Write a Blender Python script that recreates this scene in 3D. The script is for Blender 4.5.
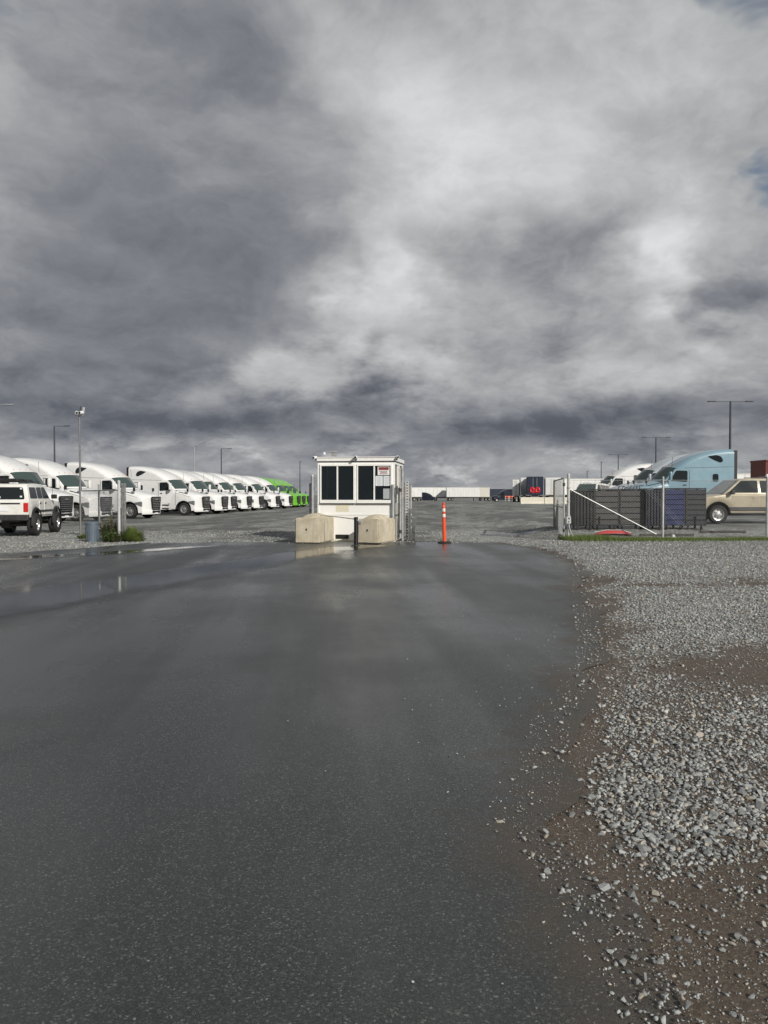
import bpy, bmesh, math, random
import numpy as np
from mathutils import Vector, Matrix, noise as mnoise

random.seed(7)
R = math.radians
scene = bpy.context.scene
col = scene.collection
for o in list(bpy.data.objects):
    bpy.data.objects.remove(o)

# ------------------------------------------------------------------ camera
CAM_H = 1.40
cam_data = bpy.data.cameras.new("camera")
cam = bpy.data.objects.new("camera", cam_data)
col.objects.link(cam)
cam_data.sensor_fit = 'VERTICAL'
cam_data.sensor_height = 36.0
cam_data.lens = 36.0 * 770.0 / 1024.0
cam_data.clip_start = 0.05
cam_data.clip_end = 12000
cam.location = (0, 0, CAM_H)
cam.rotation_euler = (R(90 - 1.265), 0, 0)
scene.camera = cam

# ------------------------------------------------------------------ render / view
scene.render.engine = 'CYCLES'
scene.render.resolution_x = 768
scene.render.resolution_y = 1024
scene.view_settings.view_transform = 'Standard'
scene.view_settings.look = 'None'
scene.view_settings.exposure = 0.0
scene.view_settings.gamma = 1.0
scene.view_settings.use_curve_mapping = False
scene.cycles.max_bounces = 6
scene.cycles.transparent_max_bounces = 12

# ------------------------------------------------------------------ sun direction
SUN_AZ = 36.0     # degrees to the right of straight behind the camera
SUN_EL = 28.0
sun_vec = Vector((math.sin(R(SUN_AZ)) * math.cos(R(SUN_EL)), -math.cos(R(SUN_AZ)) * math.cos(R(SUN_EL)), math.sin(R(SUN_EL))))


# ------------------------------------------------------------------ node helper
class NT:
    """tiny expression builder over a node tree"""
    def __init__(self, tree):
        self.t = tree

    def node(self, typ, **kw):
        n = self.t.nodes.new(typ)
        for k, v in kw.items():
            setattr(n, k, v)
        return n

    def link(self, a, b):
        self.t.links.new(a, b)

    def put(self, sock, v):
        if hasattr(v, 'is_output'):
            self.t.links.new(v, sock)
        else:
            sock.default_value = v

    def m(self, op, a, b=0.0, c=0.0, clamp=False):
        n = self.node('ShaderNodeMath', operation=op)
        n.use_clamp = clamp
        self.put(n.inputs[0], a)
        self.put(n.inputs[1], b)
        self.put(n.inputs[2], c)
        return n.outputs[0]

    def add(self, a, b): return self.m('ADD', a, b)
    def sub(self, a, b): return self.m('SUBTRACT', a, b)
    def mul(self, a, b): return self.m('MULTIPLY', a, b)
    def div(self, a, b): return self.m('DIVIDE', a, b)
    def mx(self, a, b): return self.m('MAXIMUM', a, b)

    def vm(self, op, a, b=(0, 0, 0), scale=None):
        n = self.node('ShaderNodeVectorMath', operation=op)
        self.put(n.inputs[0], a)
        self.put(n.inputs[1], b)
        if scale is not None:
            self.put(n.inputs['Scale'], scale)
        return n.outputs[0]

    def xyz(self, x, y, z):
        n = self.node('ShaderNodeCombineXYZ')
        self.put(n.inputs[0], x); self.put(n.inputs[1], y); self.put(n.inputs[2], z)
        return n.outputs[0]

    def sep(self, v):
        n = self.node('ShaderNodeSeparateXYZ')
        self.put(n.inputs[0], v)
        return n.outputs

    def noise(self, vec, scale, detail=4.0, rough=0.5, dist=0.0, out=0):
        n = self.node('ShaderNodeTexNoise')
        n.noise_dimensions = '3D'
        self.put(n.inputs['Vector'], vec)
        self.put(n.inputs['Scale'], scale)
        self.put(n.inputs['Detail'], detail)
        self.put(n.inputs['Roughness'], rough)
        self.put(n.inputs['Distortion'], dist)
        return n.outputs[out]

    def voro(self, vec, scale, feature='F1', rnd=1.0):
        n = self.node('ShaderNodeTexVoronoi')
        n.feature = feature
        self.put(n.inputs['Vector'], vec)
        self.put(n.inputs['Scale'], scale)
        self.put(n.inputs['Randomness'], rnd)
        return n.outputs

    def smooth(self, v, a, b, lo=0.0, hi=1.0):
        n = self.node('ShaderNodeMapRange')
        n.interpolation_type = 'SMOOTHSTEP'
        self.put(n.inputs[0], v)
        n.inputs[1].default_value = a; n.inputs[2].default_value = b
        n.inputs[3].default_value = lo; n.inputs[4].default_value = hi
        return n.outputs[0]

    def lin(self, v, a, b, lo=0.0, hi=1.0):
        n = self.node('ShaderNodeMapRange')
        self.put(n.inputs[0], v)
        n.inputs[1].default_value = a; n.inputs[2].default_value = b
        n.inputs[3].default_value = lo; n.inputs[4].default_value = hi
        return n.outputs[0]

    def mixc(self, f, a, b, blend='MIX'):
        n = self.node('ShaderNodeMix', data_type='RGBA', blend_type=blend)
        self.put(n.inputs[0], f)
        self.put(n.inputs[6], a if hasattr(a, 'is_output') else tuple(a) + (1,) * (4 - len(a)))
        self.put(n.inputs[7], b if hasattr(b, 'is_output') else tuple(b) + (1,) * (4 - len(b)))
        return n.outputs[2]

    def ramp(self, v, stops):
        n = self.node('ShaderNodeValToRGB')
        self.put(n.inputs[0], v)
        e = n.color_ramp.elements
        while len(e) < len(stops):
            e.new(0.5)
        for i, (p, c) in enumerate(stops):
            e[i].position = p
            e[i].color = tuple(c) + (1,) if len(c) == 3 else c
        return n.outputs[0]

    def bump(self, h, strength=0.3, dist=0.02, normal=None):
        n = self.node('ShaderNodeBump')
        n.inputs['Strength'].default_value = strength
        n.inputs['Distance'].default_value = dist
        self.put(n.inputs['Height'], h)
        if normal is not None:
            self.put(n.inputs['Normal'], normal)
        return n.outputs[0]


# ------------------------------------------------------------------ world: broken cloud deck over a clear sky
world = bpy.data.worlds.new("World")
scene.world = world
world.use_nodes = True
world.cycles.sampling_method = 'MANUAL'
world.cycles.sample_map_resolution = 512
wt = world.node_tree
wt.nodes.clear()
W = NT(wt)
tc = W.node('ShaderNodeTexCoord').outputs['Generated']
sx, sy, sz = W.sep(tc)
zc = W.add(W.mx(sz, 0.0), 0.40)
P = W.xyz(W.div(sx, zc), W.div(sy, zc), 0.0)
wcol = W.noise(P, 2.4, 5.0, 0.58, out=1)
wv = W.vm('SUBTRACT', wcol, (0.5, 0.5, 0.5))
P2 = W.vm('ADD', P, W.vm('SCALE', wv, scale=0.30))
n1 = W.noise(P2, 2.3, 8.0, 0.62)                                   # billows
n1b = W.noise(W.vm('ADD', P2, (0.035, -0.075, 0.0)), 2.3, 5.0, 0.55)  # the same field a step towards the light
relief = W.sub(n1, n1b)
az = W.mul(W.m('ARCTAN2', sx, sy), 57.2958)
el = W.mul(W.m('ARCSINE', sz), 57.2958)
wx, wy, wz = W.sep(wv)
lowfade = W.smooth(el, 1.0, 12.0, 0.12, 1.0)
azw = W.add(az, W.mul(wx, 26.0))
elw = W.add(el, W.mul(W.mul(wy, 20.0), lowfade))


def blob(a0, e0, sa, se, amp):
    dx = W.div(W.sub(azw, a0), sa)
    dy = W.div(W.sub(elw, e0), se)
    r2 = W.add(W.mul(dx, dx), W.mul(dy, dy))
    return W.mul(W.m('EXPONENT', W.mul(r2, -1.0)), amp)


clouds = [   # azimuth, elevation, half widths (degrees), brightness
    (13, 27, 14, 8, 0.23), (3, 23, 7, 6, 0.16), (0.5, 14.5, 3.6, 4.0, 0.30), (21.5, 17.5, 4.0, 4.5, 0.30),
    (21, 9.8, 9, 2.2, 0.15), (-8, 8.2, 10, 1.6, 0.20), (-4, 29, 5, 3.5, 0.14), (-27, 24, 5, 7, 0.10),
    (12, 12, 8, 3.0, 0.07), (2, 9.8, 5, 3.0, 0.09),
    (-14, 18, 11, 9, -0.085), (-21, 10.5, 10, 4, -0.06), (11, 18.5, 6, 3.5, -0.09), (26, 14.0, 4.5, 2.6, -0.14),
    (2, 5.3, 40, 2.0, -0.115), (16, 6.4, 10, 1.8, -0.06), (-22, 6.8, 8, 2.2, -0.05),
    (-16, 3.0, 14, 1.6, 0.06), (14, 2.6, 12, 1.2, 0.04),
]
calm = W.sub(1.0, blob(-15, 17, 14, 11, 0.5))
puffn = W.noise(W.xyz(W.mul(az, 0.16), W.mul(el, 0.42), 3.0), 1.0, 6.0, 0.60, 0.3)
puff = W.mul(W.smooth(puffn, 0.50, 0.68), W.mul(W.smooth(el, -0.5, 1.0), W.smooth(el, 5.2, 2.6)))
L = 0.262
for b in clouds:
    L = W.add(L, blob(*b))
L = W.add(L, W.mul(W.mul(W.mul(W.sub(n1, 0.5), 0.40), calm), W.smooth(el, 0.0, 14.0, 0.85, 1.0)))
L = W.add(L, W.mul(W.mul(relief, 0.42), calm))
L = W.add(L, W.mul(puff, 0.22))
L = W.m('MAXIMUM', W.add(W.mul(W.sub(L, 0.27), 1.08), 0.297), 0.075)
cl_col = W.ramp(W.lin(L, 0.0, 0.75), [(0.0, (0.066, 0.080, 0.100)), (0.15, (0.113, 0.125, 0.150)), (0.33, (0.233, 0.242, 0.266)),
                                     (0.6, (0.455, 0.466, 0.470)), (1.0, (0.80, 0.815, 0.82))])
sky = W.node('ShaderNodeTexSky')
sky.sky_type = 'NISHITA'
sky.sun_disc = False
sky.sun_elevation = R(SUN_EL)
sky.sun_rotation = R(180 - SUN_AZ)
sky.altitude = 30
bg_sky = W.node('ShaderNodeBackground')
W.link(sky.outputs[0], bg_sky.inputs[0])
bg_sky.inputs[1].default_value = 0.07
bg_cl = W.node('ShaderNodeBackground')
W.link(cl_col, bg_cl.inputs[0])
bg_cl.inputs[1].default_value = 1.0
# thin places in the deck let the blue through
gapn = W.noise(P2, 2.6, 5.0, 0.6)
gapb = W.add(blob(24, 31.5, 5, 2.6, 0.20), W.add(blob(27.5, 23, 2, 3, 0.14), blob(-27, 31, 4, 4, 0.12)))
gap = W.smooth(W.add(gapn, gapb), 0.66, 0.80)
mixw = W.node('ShaderNodeMixShader')
W.link(W.mul(gap, 0.8), mixw.inputs[0])
W.link(bg_cl.outputs[0], mixw.inputs[1])
W.link(bg_sky.outputs[0], mixw.inputs[2])
wo = W.node('ShaderNodeOutputWorld')
W.link(mixw.outputs[0], wo.inputs[0])

# ------------------------------------------------------------------ sun
sun_data = bpy.data.lights.new("sun", 'SUN')
sun_data.energy = 4.1
sun_data.angle = R(0.8)
sun_data.color = (1.0, 0.95, 0.87)
sun = bpy.data.objects.new("sun", sun_data)
col.objects.link(sun)
sun.location = sun_vec * 60
sun.rotation_euler = sun_vec.to_track_quat('Z', 'Y').to_euler()


# ------------------------------------------------------------------ terrain heights
def sstep(a, b, v):
    t = max(0.0, min(1.0, (v - a) / (b - a)))
    return t * t * (3 - 2 * t)


def gz(x, y):
    h = 0.27 * sstep(24.3, 26.5, y) * sstep(4.6, 6.6, x)
    h -= 0.20 * sstep(30, 50, y) * sstep(-5, -11, x)
    h -= 0.62 * sstep(125, 220, y) * 1.0
    return h - 0.015


def gx(px, d):
    return (px - 384.0) / 770.0 * d


# ------------------------------------------------------------------ materials
MATS = {}


def new_mat(name):
    m = bpy.data.materials.new(name)
    m.use_nodes = True
    m.node_tree.nodes.clear()
    n = NT(m.node_tree)
    out = n.node('ShaderNodeOutputMaterial')
    b = n.node('ShaderNodeBsdfPrincipled')
    n.link(b.outputs[0], out.inputs[0])
    MATS[name] = m
    return m, n, b, out


def simple(name, c, rough=0.5, metal=0.0, var=0.12, vscale=3.0, bump=0.0, bscale=40.0, coat=0.0, dirt=None, dirt_amt=0.35):
    m, n, b, out = new_mat(name)
    tcn = n.node('ShaderNodeTexCoord').outputs['Object']
    nz = n.noise(tcn, vscale, 5.0, 0.6)
    f = n.lin(nz, 0.25, 0.75)
    c0 = tuple(max(0, v * (1 - var)) for v in c)
    c1 = tuple(min(1, v * (1 + var)) for v in c)
    cc = n.mixc(f, c0, c1)
    if dirt:
        dn = n.smooth(n.noise(tcn, vscale * 2.1, 7.0, 0.68), 0.48, 0.72)
        cc = n.mixc(n.mul(dn, dirt_amt), cc, dirt)
    n.link(cc, b.inputs['Base Color'])
    n.link(n.lin(nz, 0.2, 0.8, max(0.02, rough - 0.08), min(1, rough + 0.1)), b.inputs['Roughness'])
    b.inputs['Metallic'].default_value = metal
    if coat:
        b.inputs['Coat Weight'].default_value = coat
        b.inputs['Coat Roughness'].default_value = 0.08
    if bump:
        n.link(n.bump(n.noise(tcn, bscale, 4.0, 0.6), bump, 0.01), b.inputs['Normal'])
    return m


DUST = (0.20, 0.17, 0.13)
simple('truck_white', (0.74, 0.745, 0.74), 0.32, var=0.03, coat=0.5, dirt=(0.45, 0.42, 0.37), dirt_amt=0.25)
simple('truck_green', (0.13, 0.42, 0.025), 0.32, var=0.05, coat=0.5, dirt=(0.2, 0.25, 0.1), dirt_amt=0.2)
simple('truck_blue', (0.205, 0.325, 0.395), 0.32, var=0.05, coat=0.5, dirt=(0.3, 0.33, 0.34), dirt_amt=0.2)
simple('truck_pale_blue', (0.44, 0.49, 0.53), 0.32, var=0.05, coat=0.5, dirt=(0.3, 0.33, 0.34), dirt_amt=0.2)
simple('truck_navy', (0.008, 0.011, 0.026), 0.3, var=0.1, coat=0.5)
simple('car_white', (0.70, 0.695, 0.66), 0.35, var=0.04, coat=0.4, dirt=(0.42, 0.37, 0.30), dirt_amt=0.3)
simple('car_gold', (0.44, 0.39, 0.29), 0.30, metal=0.25, var=0.05, coat=0.5, dirt=DUST, dirt_amt=0.2)
simple('black_plastic', (0.010, 0.010, 0.011), 0.5, var=0.3)
simple('dark_trim', (0.028, 0.029, 0.030), 0.45, var=0.3, dirt=(0.075, 0.066, 0.055), dirt_amt=0.4)
simple('rubber', (0.014, 0.014, 0.014), 0.8, var=0.3, vscale=8, dirt=(0.06, 0.052, 0.042), dirt_amt=0.4)
simple('alloy', (0.52, 0.52, 0.52), 0.35, metal=0.8, var=0.15, vscale=9, dirt=(0.16, 0.13, 0.1), dirt_amt=0.5)
simple('steel_wheel', (0.45, 0.44, 0.42), 0.5, metal=0.3, var=0.2, vscale=9, dirt=(0.16, 0.12, 0.09), dirt_amt=0.7)
simple('chrome', (0.62, 0.62, 0.63), 0.18, metal=0.95, var=0.05)
simple('frame_steel', (0.045, 0.043, 0.04), 0.65, var=0.35, dirt=(0.13, 0.10, 0.07), dirt_amt=0.5)
simple('headlamp', (0.20, 0.215, 0.225), 0.12, metal=0.4, var=0.35, vscale=12)
simple('tail_red', (0.50, 0.022, 0.018), 0.25, var=0.15)
simple('amber', (0.65, 0.22, 0.02), 0.3)
simple('plate_white', (0.72, 0.73, 0.74), 0.4, var=0.05)
simple('trailer_white', (0.72, 0.73, 0.72), 0.45, var=0.06, vscale=0.6, dirt=(0.42, 0.38, 0.32), dirt_amt=0.4)
simple('trailer_cream', (0.62, 0.60, 0.54), 0.5, var=0.08, vscale=0.6, dirt=(0.35, 0.30, 0.24), dirt_amt=0.4)
simple('trailer_navy', (0.022, 0.032, 0.055), 0.4, var=0.15)
simple('trailer_brown', (0.20, 0.12, 0.07), 0.6, var=0.2)
simple('container_red', (0.14, 0.022, 0.018), 0.55, var=0.2, dirt=(0.12, 0.06, 0.04), dirt_amt=0.5)
simple('logo_red', (0.62, 0.02, 0.03), 0.4, var=0.05)
simple('pole_dark', (0.045, 0.05, 0.06), 0.5, metal=0.2, var=0.15)
simple('pole_grey', (0.36, 0.38, 0.39), 0.45, metal=0.5, var=0.15)
simple('galvanised', (0.42, 0.43, 0.43), 0.48, metal=0.6, var=0.22, vscale=6, dirt=(0.2, 0.18, 0.15), dirt_amt=0.5)
simple('mast_grey', (0.20, 0.20, 0.20), 0.55, metal=0.4, var=0.2, vscale=6)
simple('galvanised_pale', (0.50, 0.51, 0.505), 0.45, metal=0.25, var=0.14, vscale=6, dirt=(0.3, 0.27, 0.22), dirt_amt=0.4)
simple('wire', (0.33, 0.34, 0.34), 0.65, metal=0.0, var=0.2)
simple('weathered_wood', (0.27, 0.24, 0.19), 0.85, var=0.3, vscale=5, bump=0.3, dirt=(0.10, 0.09, 0.07), dirt_amt=0.6)
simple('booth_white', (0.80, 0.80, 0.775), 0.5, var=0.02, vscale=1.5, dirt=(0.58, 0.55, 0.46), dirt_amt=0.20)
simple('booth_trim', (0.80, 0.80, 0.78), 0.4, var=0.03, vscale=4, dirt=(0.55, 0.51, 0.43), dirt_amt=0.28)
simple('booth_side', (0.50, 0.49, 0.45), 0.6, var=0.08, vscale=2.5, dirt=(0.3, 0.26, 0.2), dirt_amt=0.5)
simple('booth_inside', (0.10, 0.095, 0.085), 0.8, var=0.2)
simple('stain_tan', (0.66, 0.62, 0.48), 0.6, var=0.12, vscale=14)
simple('paper', (0.66, 0.69, 0.72), 0.7, var=0.05, vscale=20)
simple('paper_grey', (0.34, 0.37, 0.39), 0.7, var=0.1, vscale=20)
simple('ink', (0.10, 0.11, 0.13), 0.7)
simple('sign_red', (0.20, 0.035, 0.03), 0.5)
simple('orange_plastic', (0.80, 0.085, 0.022), 0.42, var=0.10, vscale=10, dirt=(0.35, 0.10, 0.05), dirt_amt=0.35)
simple('reflective_white', (0.74, 0.66, 0.60), 0.35, var=0.08)
simple('can_grey', (0.115, 0.148, 0.185), 0.5, metal=0.15, var=0.18, vscale=5, dirt=(0.12, 0.12, 0.12), dirt_amt=0.5)
simple('bin_black', (0.012, 0.013, 0.015), 0.5, var=0.3)
simple('bin_blue', (0.004, 0.012, 0.075), 0.5, var=0.2, dirt=(0.03, 0.035, 0.06), dirt_amt=0.4)
simple('bin_navy', (0.010, 0.011, 0.022), 0.5, var=0.3)
simple('slat_grey', (0.066, 0.064, 0.062), 0.75, var=0.22, vscale=4, dirt=(0.05, 0.05, 0.05), dirt_amt=0.5)
simple('slat_dark', (0.036, 0.037, 0.043), 0.75, var=0.22, vscale=4, dirt=(0.03, 0.03, 0.03), dirt_amt=0.5)
simple('tarp_red', (0.55, 0.06, 0.065), 0.6, var=0.15, vscale=5)
simple('decal_green', (0.12, 0.30, 0.18), 0.5)
simple('bark', (0.10, 0.075, 0.05), 0.9, var=0.3)


def m_glass(name, tint, clear):
    m, n, b, out = new_mat(name)
    b.inputs['Base Color'].default_value = tint + (1,)
    b.inputs['Roughness'].default_value = 0.05
    b.inputs['IOR'].default_value = 1.5
    tr = n.node('ShaderNodeBsdfTransparent')
    tr.inputs[0].default_value = (0.62, 0.66, 0.66, 1)
    mx = n.node('ShaderNodeMixShader')
    mx.inputs[0].default_value = clear
    n.link(b.outputs[0], mx.inputs[1])
    n.link(tr.outputs[0], mx.inputs[2])
    n.link(mx.outputs[0], out.inputs[0])


m_glass('glass_dark', (0.012, 0.016, 0.018), 0.0)
m_glass('glass_booth', (0.012, 0.018, 0.022), 0.35)
m_glass('glass_windscreen', (0.045, 0.070, 0.066), 0.0)


def m_concrete():
    m, n, b, out = new_mat('concrete_block')
    tcn = n.node('ShaderNodeTexCoord').outputs['Object']
    nz = n.noise(tcn, 2.2, 8, 0.65)
    st = n.noise(n.vm('MULTIPLY', tcn, (9, 9, 0.9)), 1.0, 5, 0.6)
    pit = n.voro(tcn, 34.0)[0]
    c = n.ramp(nz, [(0.28, (0.36, 0.31, 0.22)), (0.5, (0.50, 0.45, 0.345)), (0.72, (0.60, 0.56, 0.45))])
    c = n.mixc(n.mul(n.smooth(st, 0.52, 0.75), 0.40), c, (0.27, 0.225, 0.155))
    pn = n.m('LESS_THAN', pit, 0.17)
    c = n.mixc(n.mul(pn, 0.5), c, (0.16, 0.14, 0.11))
    n.link(c, b.inputs['Base Color'])
    b.inputs['Roughness'].default_value = 0.9
    h = n.sub(n.noise(tcn, 28, 6, 0.65), n.mul(pn, 0.5))
    n.link(n.bump(h, 0.5, 0.012), b.inputs['Normal'])


m_concrete()
simple('barrier_concrete', (0.60, 0.57, 0.48), 0.85, var=0.1, vscale=1.5, bump=0.2)


def m_ground():
    """yard: wet compacted gravel, pale loose stone patches, dark damp tracks"""
    m, n, b, out = new_mat('yard_gravel')
    tcn = n.node('ShaderNodeTexCoord').outputs['Object']
    X, Y, Z = n.sep(tcn)
    big = n.noise(tcn, 0.11, 5, 0.6)
    trk = n.noise(n.vm('MULTIPLY', tcn, (0.34, 0.085, 1)), 1.0, 7, 0.70, 0.2)
    mid = n.noise(tcn, 0.8, 5, 0.62)
    vo = n.voro(tcn, 22.0)
    cell = n.sep(vo[1])[0]
    vo2 = n.voro(tcn, 55.0)
    cell2 = n.sep(vo2[1])[1]
    g = n.ramp(cell, [(0.0, (0.13, 0.137, 0.135)), (0.45, (0.26, 0.27, 0.262)), (0.8, (0.40, 0.41, 0.395)), (1.0, (0.58, 0.575, 0.54))])
    g2 = n.ramp(cell2, [(0.0, (0.075, 0.078, 0.073)), (0.6, (0.15, 0.155, 0.145)), (1.0, (0.30, 0.30, 0.28))])
    mot = n.noise(tcn, 2.6, 6, 0.72)
    loose = n.smooth(n.add(n.add(n.mul(trk, 0.45), n.mul(mid, 0.40)), n.mul(mot, 0.25)), 0.51, 0.62)
    # loose pale stone lies in front of the fence lines and in a heap just inside the gate
    near = n.mul(n.smooth(Y, 30.0, 25.0), n.smooth(n.m('ABSOLUTE', n.add(X, 0.3)), 4.0, 6.0))
    hx = n.div(n.sub(X, 3.1), 1.5); hy = n.div(n.sub(Y, 27.5), 4.5)
    heap = n.smooth(n.add(n.add(n.mul(hx, hx), n.mul(hy, hy)), n.mul(n.sub(mid, 0.5), 1.8)), 1.25, 0.55)
    near = n.m('MAXIMUM', near, heap)
    loose = n.m('MAXIMUM', loose, n.mul(near, n.smooth(mid, 0.25, 0.5)))
    c = n.mixc(loose, g2, g)
    c = n.mixc(1.0, c, n.ramp(mot, [(0.30, (0.55, 0.55, 0.54)), (0.5, (0.95, 0.95, 0.94)), (0.72, (1.0, 1.0, 1.0))]), 'MULTIPLY')
    damp = n.smooth(n.add(n.add(n.mul(trk, 0.55), n.mul(big, 0.30)), n.mul(mot, 0.18)), 0.535, 0.465)
    damp = n.mul(damp, n.sub(1.0, n.mul(near, 0.85)))
    c = n.mixc(n.mul(damp, 0.50), c, (0.055, 0.057, 0.055))
    n.link(c, b.inputs['Base Color'])
    n.link(n.m('SUBTRACT', 0.88, n.mul(damp, 0.30)), b.inputs['Roughness'])
    hh = n.add(n.mul(vo[0], -1.0), n.mul(n.noise(tcn, 45, 3, 0.6), 0.4))
    n.link(n.bump(hh, 0.8, 0.03), b.inputs['Normal'])


m_ground()


def m_shoulder():
    """brown dirt with grey crushed stone spread over it"""
    m, n, b, out = new_mat('shoulder_dirt')
    tcn = n.node('ShaderNodeTexCoord').outputs['Object']
    X, Y, Z = n.sep(tcn)
    big = n.noise(tcn, 0.9, 5, 0.6)
    fine = n.noise(tcn, 60, 6, 0.7)
    wet = n.noise(tcn, 1.7, 4, 0.55)
    dirt = n.ramp(fine, [(0.25, (0.040, 0.030, 0.022)), (0.5, (0.088, 0.068, 0.050)), (0.75, (0.16, 0.130, 0.100))])
    vo = n.voro(tcn, 26.0)
    cell = n.sep(vo[1])[0]
    st = n.ramp(cell, [(0.0, (0.10, 0.104, 0.10)), (0.5, (0.20, 0.207, 0.20)), (0.85, (0.32, 0.325, 0.315)), (1.0, (0.46, 0.44, 0.40))])
    vp = n.voro(tcn, 95.0)
    pc = n.sep(vp[1])
    peb = n.mul(n.m('GREATER_THAN', pc[0], 0.72), n.m('LESS_THAN', vp[0], 0.36))
    pebc = n.ramp(pc[1], [(0.0, (0.10, 0.09, 0.08)), (0.6, (0.20, 0.19, 0.175)), (1.0, (0.36, 0.34, 0.31))])
    dirt = n.mixc(peb, dirt, pebc)
    att = n.node('ShaderNodeAttribute')
    att.attribute_name = 'stony'
    stony = n.sep(att.outputs['Vector'])[0]
    cover = n.mul(n.smooth(n.add(stony, n.mul(n.sub(cell, 0.5), 0.7)), 0.40, 0.62), n.smooth(Y, 4.5, 8.0))
    c = n.mixc(cover, dirt, st)
    n.link(c, b.inputs['Base Color'])
    n.link(n.smooth(wet, 0.35, 0.65, 0.55, 0.92), b.inputs['Roughness'])
    h = n.add(n.mul(fine, 0.5), n.mul(n.mul(vo[0], cover), -1.0))
    h = n.add(h, n.mul(peb, 0.25))
    n.link(n.bump(h, 0.75, 0.02), b.inputs['Normal'])


m_shoulder()


def m_asphalt():
    m, n, b, out = new_mat('wet_asphalt')
    tcn = n.node('ShaderNodeTexCoord').outputs['Object']
    X, Y, Z = n.sep(tcn)
    att = n.node('ShaderNodeAttribute')
    att.attribute_name = 'edge'
    edge = n.sep(att.outputs['Vector'])[0]      # metres from the right-hand edge
    vo = n.voro(tcn, 165.0)
    cv = n.sep(vo[1])
    fine = n.noise(tcn, 190, 4, 0.7)
    agg = n.ramp(cv[0], [(0.0, (0.010, 0.0112, 0.011)), (0.55, (0.029, 0.0325, 0.0315)), (0.86, (0.060, 0.066, 0.063)), (0.965, (0.13, 0.135, 0.128)), (1.0, (0.26, 0.255, 0.24))])
    agg = n.mixc(0.42, agg, n.ramp(fine, [(0.35, (0.009, 0.010, 0.0098)), (0.65, (0.062, 0.068, 0.066))]))
    blot = n.noise(n.vm('MULTIPLY', tcn, (0.9, 0.30, 1)), 1.0, 6, 0.66, 0.4)
    agg = n.mixc(n.smooth(blot, 0.40, 0.66, 0.0, 0.30), agg, (0.075, 0.080, 0.077))
    mudn = n.noise(tcn, 2.6, 6, 0.62)
    mudn2 = n.noise(tcn, 22, 4, 0.6)
    mud = n.smooth(n.add(n.add(edge, n.mul(n.sub(mudn, 0.5), 1.3)), n.mul(n.sub(mudn2, 0.5), 0.4)), 0.55, -0.02)
    mudc = n.ramp(fine, [(0.25, (0.030, 0.025, 0.020)), (0.5, (0.066, 0.054, 0.042)), (0.75, (0.125, 0.104, 0.082))])
    vpe = n.voro(tcn, 75.0)
    pce = n.sep(vpe[1])
    peb = n.mul(n.m('GREATER_THAN', pce[0], 0.80), n.m('LESS_THAN', vpe[0], 0.30))
    mudc = n.mixc(n.mul(peb, 0.85), mudc, (0.23, 0.22, 0.20))
    c = n.mixc(n.mul(mud, 0.90), agg, mudc)
    # sparse pale grit
    vg = n.voro(tcn, 24.0)
    gr = n.sep(vg[1])
    grit = n.mul(n.m('GREATER_THAN', gr[0], 0.945), n.m('LESS_THAN', vg[0], n.lin(gr[1], 0, 1, 0.04, 0.12)))
    c = n.mixc(n.mul(grit, 0.8), c, (0.27, 0.26, 0.235))
    n.link(c, b.inputs['Base Color'])
    # wet film: smoother lanes, drier patches
    lane = n.noise(n.vm('MULTIPLY', n.xyz(n.add(X, n.mul(Y, 0.06)), Y, Z), (0.75, 0.07, 1)), 1.0, 4, 0.55, 0.3)
    patch = n.noise(tcn, 0.35, 4, 0.55)
    wetv = n.smooth(n.add(n.mul(lane, 0.65), n.mul(patch, 0.45)), 0.44, 0.68)
    rough = n.m('SUBTRACT', 0.44, n.mul(wetv, 0.24))
    rough = n.m('ADD', rough, n.mul(mud, 0.22))
    n.link(rough, b.inputs['Roughness'])
    b.inputs['IOR'].default_value = 1.52
    h = n.add(n.mul(vo[0], -0.8), n.add(n.mul(fine, 0.6), n.mul(grit, 0.8)))
    bn = n.node('ShaderNodeBump')
    bn.inputs['Distance'].default_value = 0.004
    n.link(n.m('SUBTRACT', 0.40, n.mul(wetv, 0.28)), bn.inputs['Strength'])
    n.link(h, bn.inputs['Height'])
    n.link(bn.outputs[0], b.inputs['Normal'])


m_asphalt()


def m_puddle():
    m, n, b, out = new_mat('puddle_water')
    tcn = n.node('ShaderNodeTexCoord').outputs['Object']
    att = n.node('ShaderNodeAttribute')
    att.attribute_name = 'depth'
    d = n.sep(att.outputs['Vector'])[0]
    nz = n.noise(n.vm('MULTIPLY', tcn, (1, 0.5, 1)), 1.5, 6, 0.6)
    nz2 = n.noise(tcn, 14, 4, 0.6)
    a = n.smooth(n.add(d, n.add(n.mul(n.sub(nz, 0.5), 1.2), n.mul(n.sub(nz2, 0.5), 0.35))), 0.12, 0.85)
    b.inputs['Base Color'].default_value = (0.030, 0.031, 0.030, 1)
    b.inputs['IOR'].default_value = 1.36
    n.link(n.lin(a, 0, 1, 0.26, 0.05), b.inputs['Roughness'])
    n.link(n.bump(n.noise(tcn, 9, 2, 0.5), 0.02, 0.003), b.inputs['Normal'])
    tr = n.node('ShaderNodeBsdfTransparent')
    mx = n.node('ShaderNodeMixShader')
    n.link(a, mx.inputs[0])
    n.link(tr.outputs[0], mx.inputs[1])
    n.link(b.outputs[0], mx.inputs[2])
    n.link(mx.outputs[0], out.inputs[0])


m_puddle()


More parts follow.
